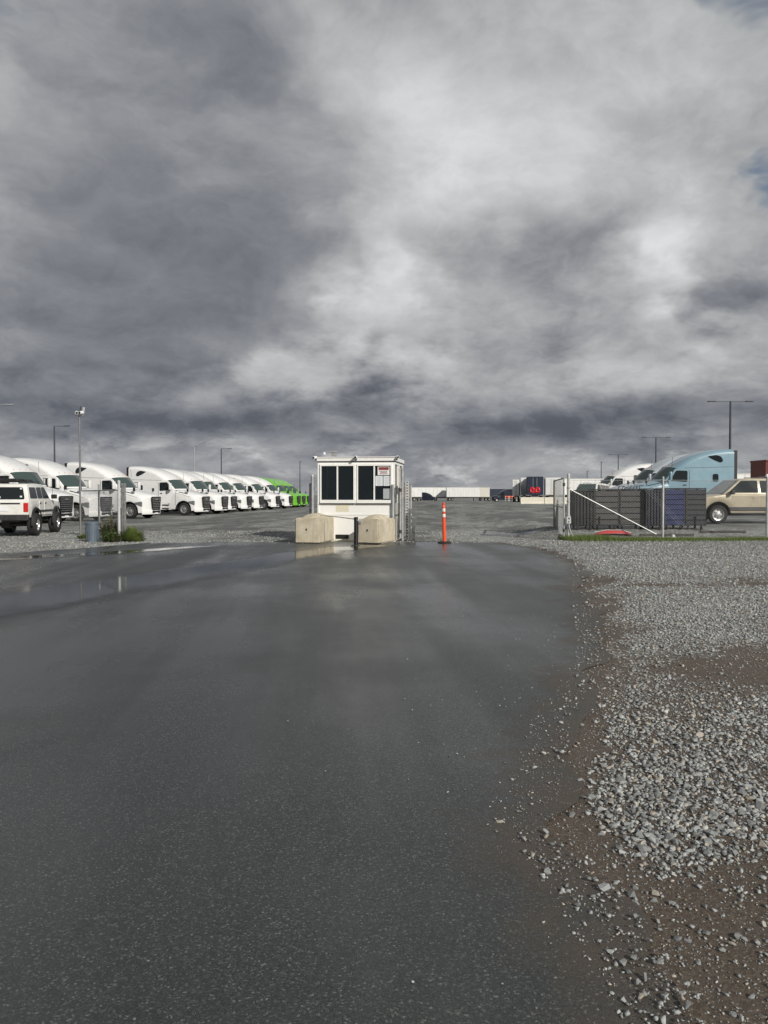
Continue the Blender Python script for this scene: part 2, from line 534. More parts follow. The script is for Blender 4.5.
def m_stone():
    m, n, b, out = new_mat('crushed_stone')
    att = n.node('ShaderNodeAttribute')
    att.attribute_name = 'tint'
    tcn = n.node('ShaderNodeTexCoord').outputs['Object']
    nz = n.noise(tcn, 60, 4, 0.6)
    c = n.mixc(1.0, att.outputs['Color'], n.ramp(nz, [(0.3, (0.72, 0.72, 0.72)), (0.7, (1, 1, 1))]), 'MULTIPLY')
    n.link(c, b.inputs['Base Color'])
    b.inputs['Roughness'].default_value = 0.72
    n.link(n.bump(nz, 0.3, 0.004), b.inputs['Normal'])


m_stone()


def m_leaf(name, c0, c1):
    m, n, b, out = new_mat(name)
    tcn = n.node('ShaderNodeTexCoord').outputs['Object']
    nz = n.noise(tcn, 7, 4, 0.6)
    n.link(n.mixc(n.lin(nz, 0.3, 0.7), c0, c1), b.inputs['Base Color'])
    b.inputs['Roughness'].default_value = 0.6
    b.inputs['Subsurface Weight'].default_value = 0.0
    tl = n.node('ShaderNodeBsdfTranslucent')
    n.link(n.mixc(n.lin(nz, 0.3, 0.7), c0, c1), tl.inputs[0])
    mx = n.node('ShaderNodeMixShader')
    mx.inputs[0].default_value = 0.25
    n.link(b.outputs[0], mx.inputs[1])
    n.link(tl.outputs[0], mx.inputs[2])
    n.link(mx.outputs[0], out.inputs[0])


m_leaf('weed_leaf', (0.055, 0.105, 0.022), (0.12, 0.20, 0.05))
m_leaf('grass_blade', (0.075, 0.13, 0.022), (0.17, 0.21, 0.055))


# ------------------------------------------------------------------ mesh builder
class MB:
    def __init__(self):
        self.v = []
        self.f = []

    def verts(self, pts):
        i = len(self.v)
        self.v.extend([tuple(p) for p in pts])
        return i

    def box(self, c, s, rz=0.0, ry=0.0, rx=0.0):
        M = Matrix.Translation(c) @ Matrix.Rotation(rz, 4, 'Z') @ Matrix.Rotation(ry, 4, 'Y') @ Matrix.Rotation(rx, 4, 'X')
        h = [x / 2 for x in s]
        i = self.verts([M @ Vector((a * h[0], b * h[1], d * h[2])) for d in (-1, 1) for b in (-1, 1) for a in (-1, 1)])
        for q in ((0, 2, 3, 1), (4, 5, 7, 6), (0, 1, 5, 4), (2, 6, 7, 3), (0, 4, 6, 2), (1, 3, 7, 5)):
            self.f.append([i + k for k in q])
        return self

    def cyl(self, p0, p1, r0, r1=None, n=10, caps=True):
        r1 = r0 if r1 is None else r1
        p0 = Vector(p0); p1 = Vector(p1)
        d = (p1 - p0).normalized()
        u = d.orthogonal().normalized()
        w = d.cross(u)
        a = [2 * math.pi * k / n for k in range(n)]
        i = self.verts([p0 + r0 * (math.cos(t) * u + math.sin(t) * w) for t in a] + [p1 + r1 * (math.cos(t) * u + math.sin(t) * w) for t in a])
        for k in range(n):
            k2 = (k + 1) % n
            self.f.append([i + k, i + k2, i + n + k2, i + n + k])
        if caps:
            self.f.append([i + n - 1 - k for k in range(n)])
            self.f.append([i + n + k for k in range(n)])
        return self

    def tube(self, pts, r, n=8):
        for a, b in zip(pts[:-1], pts[1:]):
            self.cyl(a, b, r, r, n)
        return self

    def loft(self, rings, closed=False, cap0=False, cap1=False):
        m = len(rings[0])
        base = [self.verts(r) for r in rings]
        for a, b in zip(base[:-1], base[1:]):
            for k in range(m if closed else m - 1):
                k2 = (k + 1) % m
                self.f.append([a + k, a + k2, b + k2, b + k])
        if cap0:
            self.f.append([base[0] + m - 1 - k for k in range(m)])
        if cap1:
            self.f.append([base[-1] + k for k in range(m)])
        return self

    def revolve(self, prof, axis='y', n=24, c=(0, 0, 0)):
        """prof: list of (radius, offset along the axis), closed ring"""
        rings = []
        for k in range(n):
            t = 2 * math.pi * k / n
            ring = []
            for r, o in prof:
                if axis == 'y':
                    ring.append((c[0] + r * math.cos(t), c[1] + o, c[2] + r * math.sin(t)))
                else:
                    ring.append((c[0] + r * math.cos(t), c[1] + r * math.sin(t), c[2] + o))
            rings.append(ring)
        m = len(prof)
        base = [self.verts(r) for r in rings]
        for q in range(n):
            a, b = base[q], base[(q + 1) % n]
            for k in range(m - 1):
                self.f.append([a + k, a + k + 1, b + k + 1, b + k])
        return self

    def slab(self, pts, off):
        """polygon of 3d points extruded by vector off"""
        off = Vector(off)
        n = len(pts)
        i = self.verts(pts)
        j = self.verts([Vector(p) + off for p in pts])
        self.f.append([i + n - 1 - k for k in range(n)])
        self.f.append([j + k for k in range(n)])
        for k in range(n):
            k2 = (k + 1) % n
            self.f.append([i + k, i + k2, j + k2, j + k])
        return self

    def build(self, name, mat, parent=None, smooth=None, bevel=0.0, seg=2, loc=(0, 0, 0)):
        me = bpy.data.meshes.new(name)
        me.from_pydata([tuple(x) for x in self.v], [], self.f)
        bm = bmesh.new()
        bm.from_mesh(me)
        bmesh.ops.recalc_face_normals(bm, faces=bm.faces[:])
        if bevel:
            ed = [e for e in bm.edges if len(e.link_faces) == 2 and e.calc_face_angle(0) > 0.5]
            bmesh.ops.bevel(bm, geom=ed, offset=bevel, segments=seg, affect='EDGES', profile=0.5)
        bm.to_mesh(me)
        bm.free()
        if smooth is not None:
            for p in me.polygons:
                p.use_smooth = True
            me.set_sharp_from_angle(angle=R(smooth))
        me.materials.append(MATS[mat])
        o = bpy.data.objects.new(name, me)
        col.objects.link(o)
        o.location = loc
        if parent is not None:
            o.parent = parent
        return o


def tag(o, label=None, cat=None, group=None, kind=None):
    if label: o['label'] = label
    if cat: o['category'] = cat
    if group: o['group'] = group
    if kind: o['kind'] = kind
    return o


def empty(name, loc=(0, 0, 0), rz=0.0):
    o = bpy.data.objects.new(name, None)
    o.empty_display_size = 0.2
    col.objects.link(o)
    o.location = loc
    o.rotation_euler = (0, 0, rz)
    return o


def copy_tree(o, parent=None, swap=None):
    c = o.copy()
    col.objects.link(c)
    c.parent = parent
    if swap and c.type == 'MESH' and c.data.materials[0].name in swap:
        c.material_slots[0].link = 'OBJECT'
        c.material_slots[0].material = MATS[swap[c.data.materials[0].name]]
    for ch in list(o.children):
        copy_tree(ch, c, swap)
    return c


def interp(tab, v):
    if v <= tab[0][0]:
        return tab[0][1]
    for (a, b), (c, d) in zip(tab[:-1], tab[1:]):
        if v <= c:
            return b + (d - b) * (v - a) / (c - a)
    return tab[-1][1]


# ------------------------------------------------------------------ ground sheet
def axis_lines(spec):
    out = []
    for a, b, s in spec:
        v = a
        while v < b - 1e-6:
            out.append(v)
            v += s
    out.append(spec[-1][1])
    return out


def attr(me, name, vals):
    a = me.attributes.new(name, 'FLOAT_VECTOR', 'POINT')
    arr = np.zeros((len(vals), 3), dtype=np.float32)
    arr[:, 0] = vals
    a.data.foreach_set('vector', arr.ravel())


def build_ground():
    xs = axis_lines([(-3000, -300, 450), (-300, -60, 30), (-60, -16, 4), (-16, 3, 1.0), (3, 9, 0.4), (9, 30, 2), (30, 90, 6), (90, 300, 30), (300, 3000, 450)])
    ys = axis_lines([(-400, -20, 60), (-20, 18, 2), (18, 30, 0.35), (30, 60, 1.5), (60, 240, 6), (240, 600, 60), (600, 6000, 600)])
    mb = MB()
    for y in ys:
        for x in xs:
            mb.v.append((x, y, gz(x, y) - (0.05 if y < 21.5 else 0.0)))
    nx = len(xs)
    for j in range(len(ys) - 1):
        for i in range(nx - 1):
            mb.f.append([j * nx + i, j * nx + i + 1, (j + 1) * nx + i + 1, (j + 1) * nx + i])
    g = mb.build('yard_ground', 'yard_gravel', smooth=60)
    tag(g, 'wet grey gravel ground of the truck yard beyond the gate', kind='structure')
    return g


ground = build_ground()

ROAD_EDGE = [(-30, 0.6), (1.0, 0.85), (2.1, 0.88), (2.7, 0.83), (3.3, 0.74), (4.0, 0.95), (4.8, 1.17), (5.8, 1.62), (7.0, 2.02), (8.5, 2.35), (10.3, 2.78), (13, 3.42), (16.6, 4.08), (19, 4.25), (20.4, 4.1), (21.6, 3.75), (24, 3.0)]


def road_r(y):
    e = interp(ROAD_EDGE, y)
    w = 0.10 + 0.012 * max(0, y)
    return e + w * 1.6 * mnoise.noise((y * 0.9, 3.1, 0)) + w * 0.7 * mnoise.noise((y * 3.3, 7.7, 0)) + 0.02 * mnoise.noise((y * 14, 1.7, 0))


ROAD_FAR = [(-60, 15.0), (-16, 17.2), (-9, 18.6), (-7.8, 20.4), (-7.0, 22.6), (-2.6, 22.9), (1.0, 22.7), (6.0, 22.4)]


def road_far(x):
    return interp(ROAD_FAR, x) + 0.75 * mnoise.noise((x * 0.55, 0, 5)) + 0.30 * mnoise.noise((x * 2.3, 0, 9))


def build_road():
    ys = axis_lines([(-30, 0, 3), (0, 8, 0.08), (8, 22.5, 0.2)])
    us = [0, .3, .5, .7, .8, .86, .9, .93, .95, .965, .975, .983, .99, .995, 1.0]
    us = sorted(set(us + [i / 24 for i in range(12)] + [0.5 + i / 240 for i in range(121)]))
    mb = MB(); ed = []
    for yn in ys:
        xr = road_r(yn)
        v = max(0, (yn - 10) / 12.5)
        for u in us:
            x = -45 + (xr + 45) * (1 - (1 - u) ** 1.0)
            y = yn + (v ** 3) * (road_far(x) - 22.5)
            e = xr - x
            mb.v.append((x, y, -0.010 * max(0, 1 - e / 0.12)))
            ed.append(e)
    n = len(us)
    for j in range(len(ys) - 1):
        for i in range(n - 1):
            mb.f.append([j * n + i, j * n + i + 1, (j + 1) * n + i + 1, (j + 1) * n + i])
    o = mb.build('road', 'wet_asphalt', smooth=60)
    attr(o.data, 'edge', ed)
    tag(o, 'wide wet dark asphalt road leading to the yard gate', kind='structure')
    return o


road = build_road()


def stony(x, y):
    """how much crushed stone lies on the dirt: 0 bare, 1 fully covered"""
    e = x - interp(ROAD_EDGE, y)
    n = mnoise.noise((x * 0.75, y * 0.75, 2.0)) * 0.55 + mnoise.noise((x * 2.3, y * 2.3, 4.0)) * 0.35
    s = 0.36 + n * 1.15
    s += 0.62 * sstep(2.75, 3.5, y) * (1 - sstep(4.6, 5.5, y)) * sstep(-0.1, 0.25, e) * (1 - 0.75 * sstep(1.1, 1.7, e))
    s += 0.60 * sstep(7.5, 9.5, y) * sstep(0.25, 1.0, e)
    s += 0.5 * sstep(12.5, 15, y)
    s -= 0.42 * (1 - sstep(2.6, 3.0, y))
    s -= 0.05 * sstep(5.0, 5.5, y) * (1 - sstep(6.6, 7.4, y))
    s -= 0.85 * math.exp(-((y - 11.6 - 0.05 * x) / 0.42) ** 2) * sstep(0.2, 1.0, e)
    s -= 0.35 * math.exp(-((y - 6.75) / 0.3) ** 2) * sstep(0.8, 1.4, e)
    s *= sstep(-0.15, 0.35, e)
    return max(0.0, min(1.0, s))


def sh(x, y):
    e = x - interp(ROAD_EDGE, y)
    z = -0.020 + 0.034 * sstep(0.0, 0.9, e)
    a = 0.35 + 0.65 * sstep(0.1, 0.8, e)
    z += a * (0.014 * mnoise.noise((x * 1.6, y * 1.6, 0)) + 0.007 * mnoise.noise((x * 5, y * 5, 1)))
    z -= 0.022 * math.exp(-((y - 6.75) / 0.35) ** 2) * sstep(1.0, 1.8, e)
    return z


def build_shoulder():
    ys = axis_lines([(-4, 1.4, 0.4), (1.4, 7, 0.05), (7, 13, 0.12), (13, 24.4, 0.3)])
    mb = MB(); st = []
    nu = 90
    for y in ys:
        x0 = interp(ROAD_EDGE, y) - 0.55 - 0.02 * max(y, 0)
        x1 = 6 + max(0, y) * 0.75
        for i in range(nu):
            u = i / (nu - 1)
            x = x0 + (x1 - x0) * u ** 1.6
            zz = sh(x, y)
            if y > 22.5:
                zz = zz + (gz(x, y) - 0.03 - zz) * sstep(22.8, 24.4, y)
            mb.v.append((x, y, zz)); st.append(stony(x, y))
    for j in range(len(ys) - 1):
        for i in range(nu - 1):
            mb.f.append([j * nu + i, j * nu + i + 1, (j + 1) * nu + i + 1, (j + 1) * nu + i])
    o = mb.build('gravel_shoulder', 'shoulder_dirt', smooth=60)
    attr(o.data, 'stony', st)
    tag(o, 'brown dirt shoulder strewn with crushed grey stone right of the road', kind='structure')
    return o


shoulder = build_shoulder()

# ---- crushed stone: the largest as pieces, the rest as one mass
ROCKS = []


def make_rocks():
    rng = random.Random(3)
    for k in range(20):
        bm = bmesh.new()
        e = (1.0, rng.uniform(0.62, 0.95), rng.uniform(0.38, 0.68))
        for i in range(13):
            v = Vector((rng.gauss(0, 1), rng.gauss(0, 1), rng.gauss(0, 1))).normalized()
            s = rng.uniform(0.82, 1.05)
            bm.verts.new((v.x * e[0] * s, v.y * e[1] * s, v.z * e[2] * s))
        r = bmesh.ops.convex_hull(bm, input=bm.verts[:])
        bmesh.ops.triangulate(bm, faces=bm.faces[:])
        for v in [v for v in bm.verts if not v.link_faces]:
            bm.verts.remove(v)
        bm.verts.index_update()
        ROCKS.append((np.array([v.co[:] for v in bm.verts]), np.array([[v.index for v in f.verts] for f in bm.faces])))
        bm.free()


make_rocks()


def stone_tint(rng):
    t = rng.random()
    b = rng.choice((0.19, 0.25, 0.31, 0.37, 0.44))
    if t < 0.80:
        c = (b * 0.97, b * 1.01, b * 1.0)
    elif t < 0.93:
        c = (b * 1.12, b * 1.02, b * 0.86)
    elif t < 0.994:
        c = (b * 1.2 + .06, b * 1.19 + .06, b * 1.12 + .05)
    else:
        c = (0.46, 0.35, 0.27)
    return c


def scatter():
    rng = random.Random(11)
    out = []

    def zone(n, y0, y1, smin, smax, power, thr):
        made = 0
        tries = 0
        while made < n and tries < n * 12:
            tries += 1
            y = y0 + (y1 - y0) * rng.random()
            xe = interp(ROAD_EDGE, y)
            x = xe - 0.25 + rng.random() * (0.56 * y + 0.5 - xe + 0.3)
            s = stony(x, y)
            e = x - xe
            if e < 0.12:
                s = 0.16 * (1 + e / 0.25)
            if rng.random() < max(thr, s ** power):
                z = sh(x, y) if e > 0.0 else max(0.0, sh(x, y))
                size = smin + (smax - smin) * rng.random() ** 2.4
                out.append((x, y, z, size))
                made += 1
    zone(9000, 1.7, 4.6, 0.0022, 0.0065, 0.7, 0.30)
    zone(5000, 4.5, 8.2, 0.004, 0.010, 0.5, 0.35)
    zone(1500, 1.6, 3.0, 0.006, 0.017, 1.5, 0.10)
    zone(150, 1.9, 3.2, 0.015, 0.028, 1.8, 0.03)
    zone(7500, 2.6, 5.4, 0.006, 0.021, 2.0, 0.03)
    zone(950, 2.9, 5.0, 0.015, 0.029, 2.2, 0.0)
    zone(13000, 5.0, 10.0, 0.007, 0.024, 1.6, 0.05)
    zone(15000, 9.5, 17.0, 0.012, 0.031, 1.2, 0.03)
    zone(10500, 16.0, 23.5, 0.016, 0.038, 1.0, 0.0)
    # loose stone around the gate and along the far edge of the asphalt
    n = 0
    while n < 13000:
        x = rng.uniform(-14.5, 6.2); y = 18.3 + rng.random() * 12.0
        f = road_far(x)
        if y < f - 0.5: continue
        over = y - f
        dens = 0.5 + 0.9 * mnoise.noise((x * 0.5, y * 0.5, 6)) + 0.5 * mnoise.noise((x * 1.7, y * 1.7, 8))
        if -3.5 < x < 1.5: dens -= 0.25
        if over < 0: dens = 0.10 * (1 + over / 0.5)
        if ((x - 4.6) / 1.3) ** 2 + ((y - 27.6) / 0.7) ** 2 < 1: continue
        if rng.random() > dens: continue
        n += 1
        out.append((x, y, max(gz(x, y), 0.0 if over < 0 else -1), rng.uniform(0.012, 0.034)))
    # grit kicked onto the road
    for k in range(330):
        y = rng.uniform(1.9, 9)
        x = interp(ROAD_EDGE, y) - rng.expovariate(1.7 / (0.25 + 0.07 * y))
        out.append((x, y, 0.001, rng.uniform(0.003, 0.010)))
    return out


stones = scatter()
stones.sort(key=lambda s: -s[3] / max(1.2, math.hypot(s[0], s[1])))


def rot_np(rng):
    a = rng.random() * 2 * math.pi
    t = rng.gauss(0, 0.30); u = rng.gauss(0, 0.30)
    return np.array((Matrix.Rotation(a, 3, 'Z') @ Matrix.Rotation(t, 3, 'X') @ Matrix.Rotation(u, 3, 'Y')))


def build_stones():
    rng = random.Random(5)
    # 300 that show largest
    pieces = []
    for k in range(20):
        v, f = ROCKS[k]
        me = bpy.data.meshes.new('stone')
        me.from_pydata(v.tolist(), [], f.tolist())
        me.materials.append(MATS['crushed_stone'])
        a = me.color_attributes.new('tint', 'FLOAT_COLOR', 'POINT')
        c = stone_tint(rng) + (1,)
        a.data.foreach_set('color', list(c) * len(v))
        pieces.append(me)
    vis = [s for s in stones if s[1] > 2.05 and s[0] < s[1] * 0.5]
    big = vis[:300]
    bigset = set(id(s) for s in big)
    for s in big:
        o = bpy.data.objects.new('stone', pieces[rng.randrange(20)])
        col.objects.link(o)
        o.parent = shoulder
        o.location = (s[0], s[1], s[2] + s[3] * 0.22)
        o.rotation_euler = (rng.gauss(0, .3), rng.gauss(0, .3), rng.random() * 6.28)
        o.scale = (s[3],) * 3
    V = []; F = []; C = []
    base = 0
    for s in stones:
        if id(s) in bigset:
            continue
        v, f = ROCKS[rng.randrange(20)]
        vv = (v * s[3]) @ rot_np(rng).T + np.array((s[0], s[1], s[2] + s[3] * 0.22))
        V.append(vv); F.append(f + base); base += len(v)
        C.append(np.tile(np.array(stone_tint(rng) + (1,)), (len(v), 1)))
    V = np.concatenate(V); F = np.concatenate(F); C = np.concatenate(C)
    me = bpy.data.meshes.new('crushed_gravel')
    me.vertices.add(len(V)); me.vertices.foreach_set('co', V.astype(np.float32).ravel())
    me.loops.add(len(F) * 3); me.loops.foreach_set('vertex_index', F.astype(np.int32).ravel())
    me.polygons.add(len(F)); me.polygons.foreach_set('loop_start', np.arange(0, len(F) * 3, 3, dtype=np.int32))
    me.update(calc_edges=True)
    a = me.color_attributes.new('tint', 'FLOAT_COLOR', 'POINT')
    a.data.foreach_set('color', C.astype(np.float32).ravel())
    me.materials.append(MATS['crushed_stone'])
    o = bpy.data.objects.new('crushed_gravel', me)
    col.objects.link(o)
    tag(o, 'loose crushed grey stone scattered over the dirt right of the road', 'gravel', kind='stuff')


build_stones()


# ---- puddles
def puddle(path, label, z=0.0035, zf=None, nx=14):
    """path: list of (x, y, halfwidth) along its centre line"""
    mb = MB(); dep = []
    m = len(path)
    # resample
    pts = []
    for (a, b) in zip(path[:-1], path[1:]):
        for k in range(8):
            t = k / 8
            pts.append(tuple(a[i] + (b[i] - a[i]) * t for i in range(3)))
    pts.append(path[-1])
    n = len(pts)
    for i, (x, y, w) in enumerate(pts):
        j0 = max(0, i - 1); j1 = min(n - 1, i + 1)
        d = Vector((pts[j1][0] - pts[j0][0], pts[j1][1] - pts[j0][1])).normalized()
        nrm = Vector((-d.y, d.x))
        for k in range(nx):
            u = -1 + 2 * k / (nx - 1)
            px_, py_ = x + nrm.x * u * w, y + nrm.y * u * w
            mb.v.append((px_, py_, (zf(px_, py_) if zf else 0.0) + z))
            end = min(1.0, min(i, n - 1 - i) / (0.18 * n))
            dep.append((1 - abs(u) ** 1.7) * end)
    for i in range(n - 1):
        for k in range(nx - 1):
            mb.f.append([i * nx + k, i * nx + k + 1, (i + 1) * nx + k + 1, (i + 1) * nx + k])
    o = mb.build('puddle', 'puddle_water', smooth=60)
    attr(o.data, 'depth', dep)
    tag(o, label, 'puddle', kind='structure')


puddle([(-13.0, 6.4, 2.3), (-6.5, 8.4, 2.1), (-4.7, 10.8, 1.55), (-3.6, 13.4, 1.15), (-2.5, 16.6, 0.95), (-1.45, 19.6, 0.85), (-0.2, 21.6, 0.65), (0.7, 22.2, 0.3)], 'long shallow puddle running across the road towards the booth')
puddle([(-13, 15.6, 0.7), (-8.5, 16.9, 0.75), (-6.6, 18.6, 0.6), (-5.2, 20.6, 0.5), (-4.0, 21.6, 0.3)], 'narrow puddle along the gravel edge on the left of the road')
puddle([(2.55, 6.78, 0.11), (3.2, 6.75, 0.20), (4.2, 6.8, 0.24), (5.4, 6.95, 0.2)], 'small muddy puddle among the stones right of the road', z=0.012, zf=lambda x, y: -0.025)
puddle([(3.3, 27.9, 0.35), (4.0, 27.7, 0.75), (5.0, 27.5, 0.75), (5.8, 27.3, 0.35)], 'dark puddle in the gravel between orange post and open gate', z=0.010, zf=gz)


# ------------------------------------------------------------------ wheels
def wheel(parent, c, r, w, side, rim_mat='alloy', n=28, rim_frac=0.60, holes=8):
    """tyre mesh with a rim child; side = +1 / -1 gives the outer face along y"""
    rr = r * rim_frac
    h = w / 2
    prof = [(rr, -h * 0.80), (rr * 1.06, -h * 0.95), (r * 0.90, -h), (r * 0.975, -h * 0.82), (r, -h * 0.55), (r, -h * 0.15), (r * .985, -h * 0.12), (r * .985, h * .12), (r, h * 0.15),
            (r, h * 0.55), (r * 0.975, h * 0.82), (r * 0.90, h), (rr * 1.06, h * 0.95), (rr, h * 0.80)]
    t = MB().revolve(prof, 'y', n).build('tyre', 'rubber', parent, smooth=40, loc=c)
    s = side
    prof2 = [(rr * 1.01, h * 0.86 * s), (rr * 0.90, h * 0.80 * s), (rr * 0.80, h * 0.35 * s), (rr * 0.45, h * 0.42 * s), (rr * 0.36, h * 0.80 * s), (rr * 0.10, h * 0.86 * s), (0.001, h * 0.86 * s)]
    rb = MB().revolve(prof2, 'y', n)
    rim = rb.build('rim', rim_mat, t, smooth=35)
    hb = MB()
    for k in range(holes):
        a = 2 * math.pi * (k + .5) / holes
        p = Vector((math.cos(a) * rr * 0.63, h * 0.36 * s, math.sin(a) * rr * 0.63))
        hb.cyl(p, p + Vector((0, h * 0.07 * s, 0)), rr * 0.11, n=8)
    tag(hb.build('hand_hole', 'black_plastic', t), kind='stuff')
    return t


# ------------------------------------------------------------------ sleeper truck (x forward, bumper at x = 0)
TOP = [(-6.20, 3.95), (-5.8, 3.95), (-5.3, 3.91), (-4.8, 3.82), (-4.3, 3.68), (-3.85, 3.50), (-3.45, 3.29), (-3.1, 3.07), (-2.85, 2.90), (-2.74, 2.83), (-2.60, 2.70), (-2.40, 2.47), (-2.2, 2.24), (-2.0, 2.03)]
DROP = [(-6.2, 0.36), (-4.3, 0.40), (-3.3, 0.34), (-2.85, 0.22), (-2.6, 0.12), (-2.0, 0.06)]
SHIFT = [(-6.2, 0.0), (-4.4, 0.03), (-3.3, 0.22), (-2.75, 0.36), (-2.0, 0.48)]
HALF = [(-6.2, 1.22), (-3.4, 1.22), (-2.8, 1.16), (-2.4, 1.10), (-2.0, 1.06)]
BN = 3.0


def cabx(x):
    return x + 0.095 * (x + 6.2)


def body_pt(x, t):
    """t in -1..1 across the roof from right to left"""
    w = interp(HALF, x); zc_ = interp(TOP, x); dr = interp(DROP, x); sh_ = interp(SHIFT, x)
    a = abs(t) * math.pi / 2
    y = w * math.sin(a) ** (2 / BN)
    z = zc_ - dr * (1 - max(0.0, math.cos(a)) ** (2 / BN))
    xx = x - sh_ * (abs(y) / w) ** 2.2
    return Vector((cabx(xx), y if t > 0 else -y, z))


def body_side_y(x, z):
    w = 1.22 if x < -3.4 else interp([(-3.4, 1.22), (-2.45, 1.10)], x)
    zc_ = interp(TOP, x); dr = interp(DROP, x)
    zs = zc_ - dr
    if z <= zs:
        return w
    q = min(0.999, (z - zs) / dr)
    return w * (1 - q ** BN) ** (1 / BN)


HTOP = [(-2.6, 2.14), (-2.1, 2.09), (-1.6, 2.02), (-1.1, 1.91), (-0.7, 1.80), (-0.4, 1.71), (-0.2, 1.63), (-0.08, 1.55), (-0.03, 1.47)]
HDROP = [(-2.6, 0.55), (-1.6, 0.60), (-0.7, 0.52), (-0.03, 0.36)]
HSHIFT = [(-2.6, 0.0), (-1.6, 0.05), (-0.8, 0.16), (-0.4, 0.25), (-0.03, 0.36)]
HHALF = [(-2.6, 1.12), (-1.6, 1.20), (-0.9, 1.21), (-0.4, 1.19), (-0.03, 1.14)]
AX, AR = -1.30, 0.66


def hood_pt(x, t):
    w = interp(HHALF, x); zc_ = interp(HTOP, x); dr = interp(HDROP, x); s_ = interp(HSHIFT, x)
    n = 3.1
    a = abs(t) * math.pi / 2
    y = w * math.sin(a) ** (2 / n)
    z = zc_ - dr * (1 - max(0.0, math.cos(a)) ** (2 / n))
    xx = x - s_ * (y / w) ** 2
    return Vector((xx, y if t > 0 else -y, z))


def patch(fn, x0, x1, t0, t1, nx, nt, off, z_clip=None):
    """a thin shell lying on a lofted surface"""
    mb = MB()
    rows = []
    c = Vector((-3.0 if fn is body_pt else -1.4, 0, 1.3 if fn is body_pt else 0.9))
    for i in range(nx + 1):
        x = x0 + (x1 - x0) * i / nx
        row = []
        for k in range(nt + 1):
            t = t0 + (t1 - t0) * k / nt
            p = fn(x, t)
            e = 0.01
            du = fn(x + e, t) - fn(x - e, t)
            dv = fn(x, min(1, t + e)) - fn(x, max(-1, t - e))
            nn = du.cross(dv)
            nn = nn.normalized() if nn.length > 1e-9 else Vector((0, 0, 1))
            if nn.dot(p - c) < 0:
                nn = -nn
            row.append(p + nn * off)
        rows.append(row)
    mb.loft(rows)
    return mb


def side_poly(poly, s, off=0.010, th=0.012):
    """(x, z) outline laid on the cab side s, pushed out by off"""
    pts = [(cabx(x), s * (body_side_y(x, z) + off), z) for x, z in poly]
    return MB().slab(pts, (0, -s * th, 0))


def rounded(poly, r=0.06, k=3):
    out = []
    n = len(poly)
    for i in range(n):
        p0 = Vector(poly[i - 1]); p = Vector(poly[i]); p1 = Vector(poly[(i + 1) % n])
        a = p + (p0 - p).normalized() * min(r, (p0 - p).length * .45)
        b = p + (p1 - p).normalized() * min(r, (p1 - p).length * .45)
        for j in range(k + 1):
            t = j / k
            out.append(tuple(a * (1 - t) ** 2 + p * 2 * t * (1 - t) + b * t ** 2))
    return out


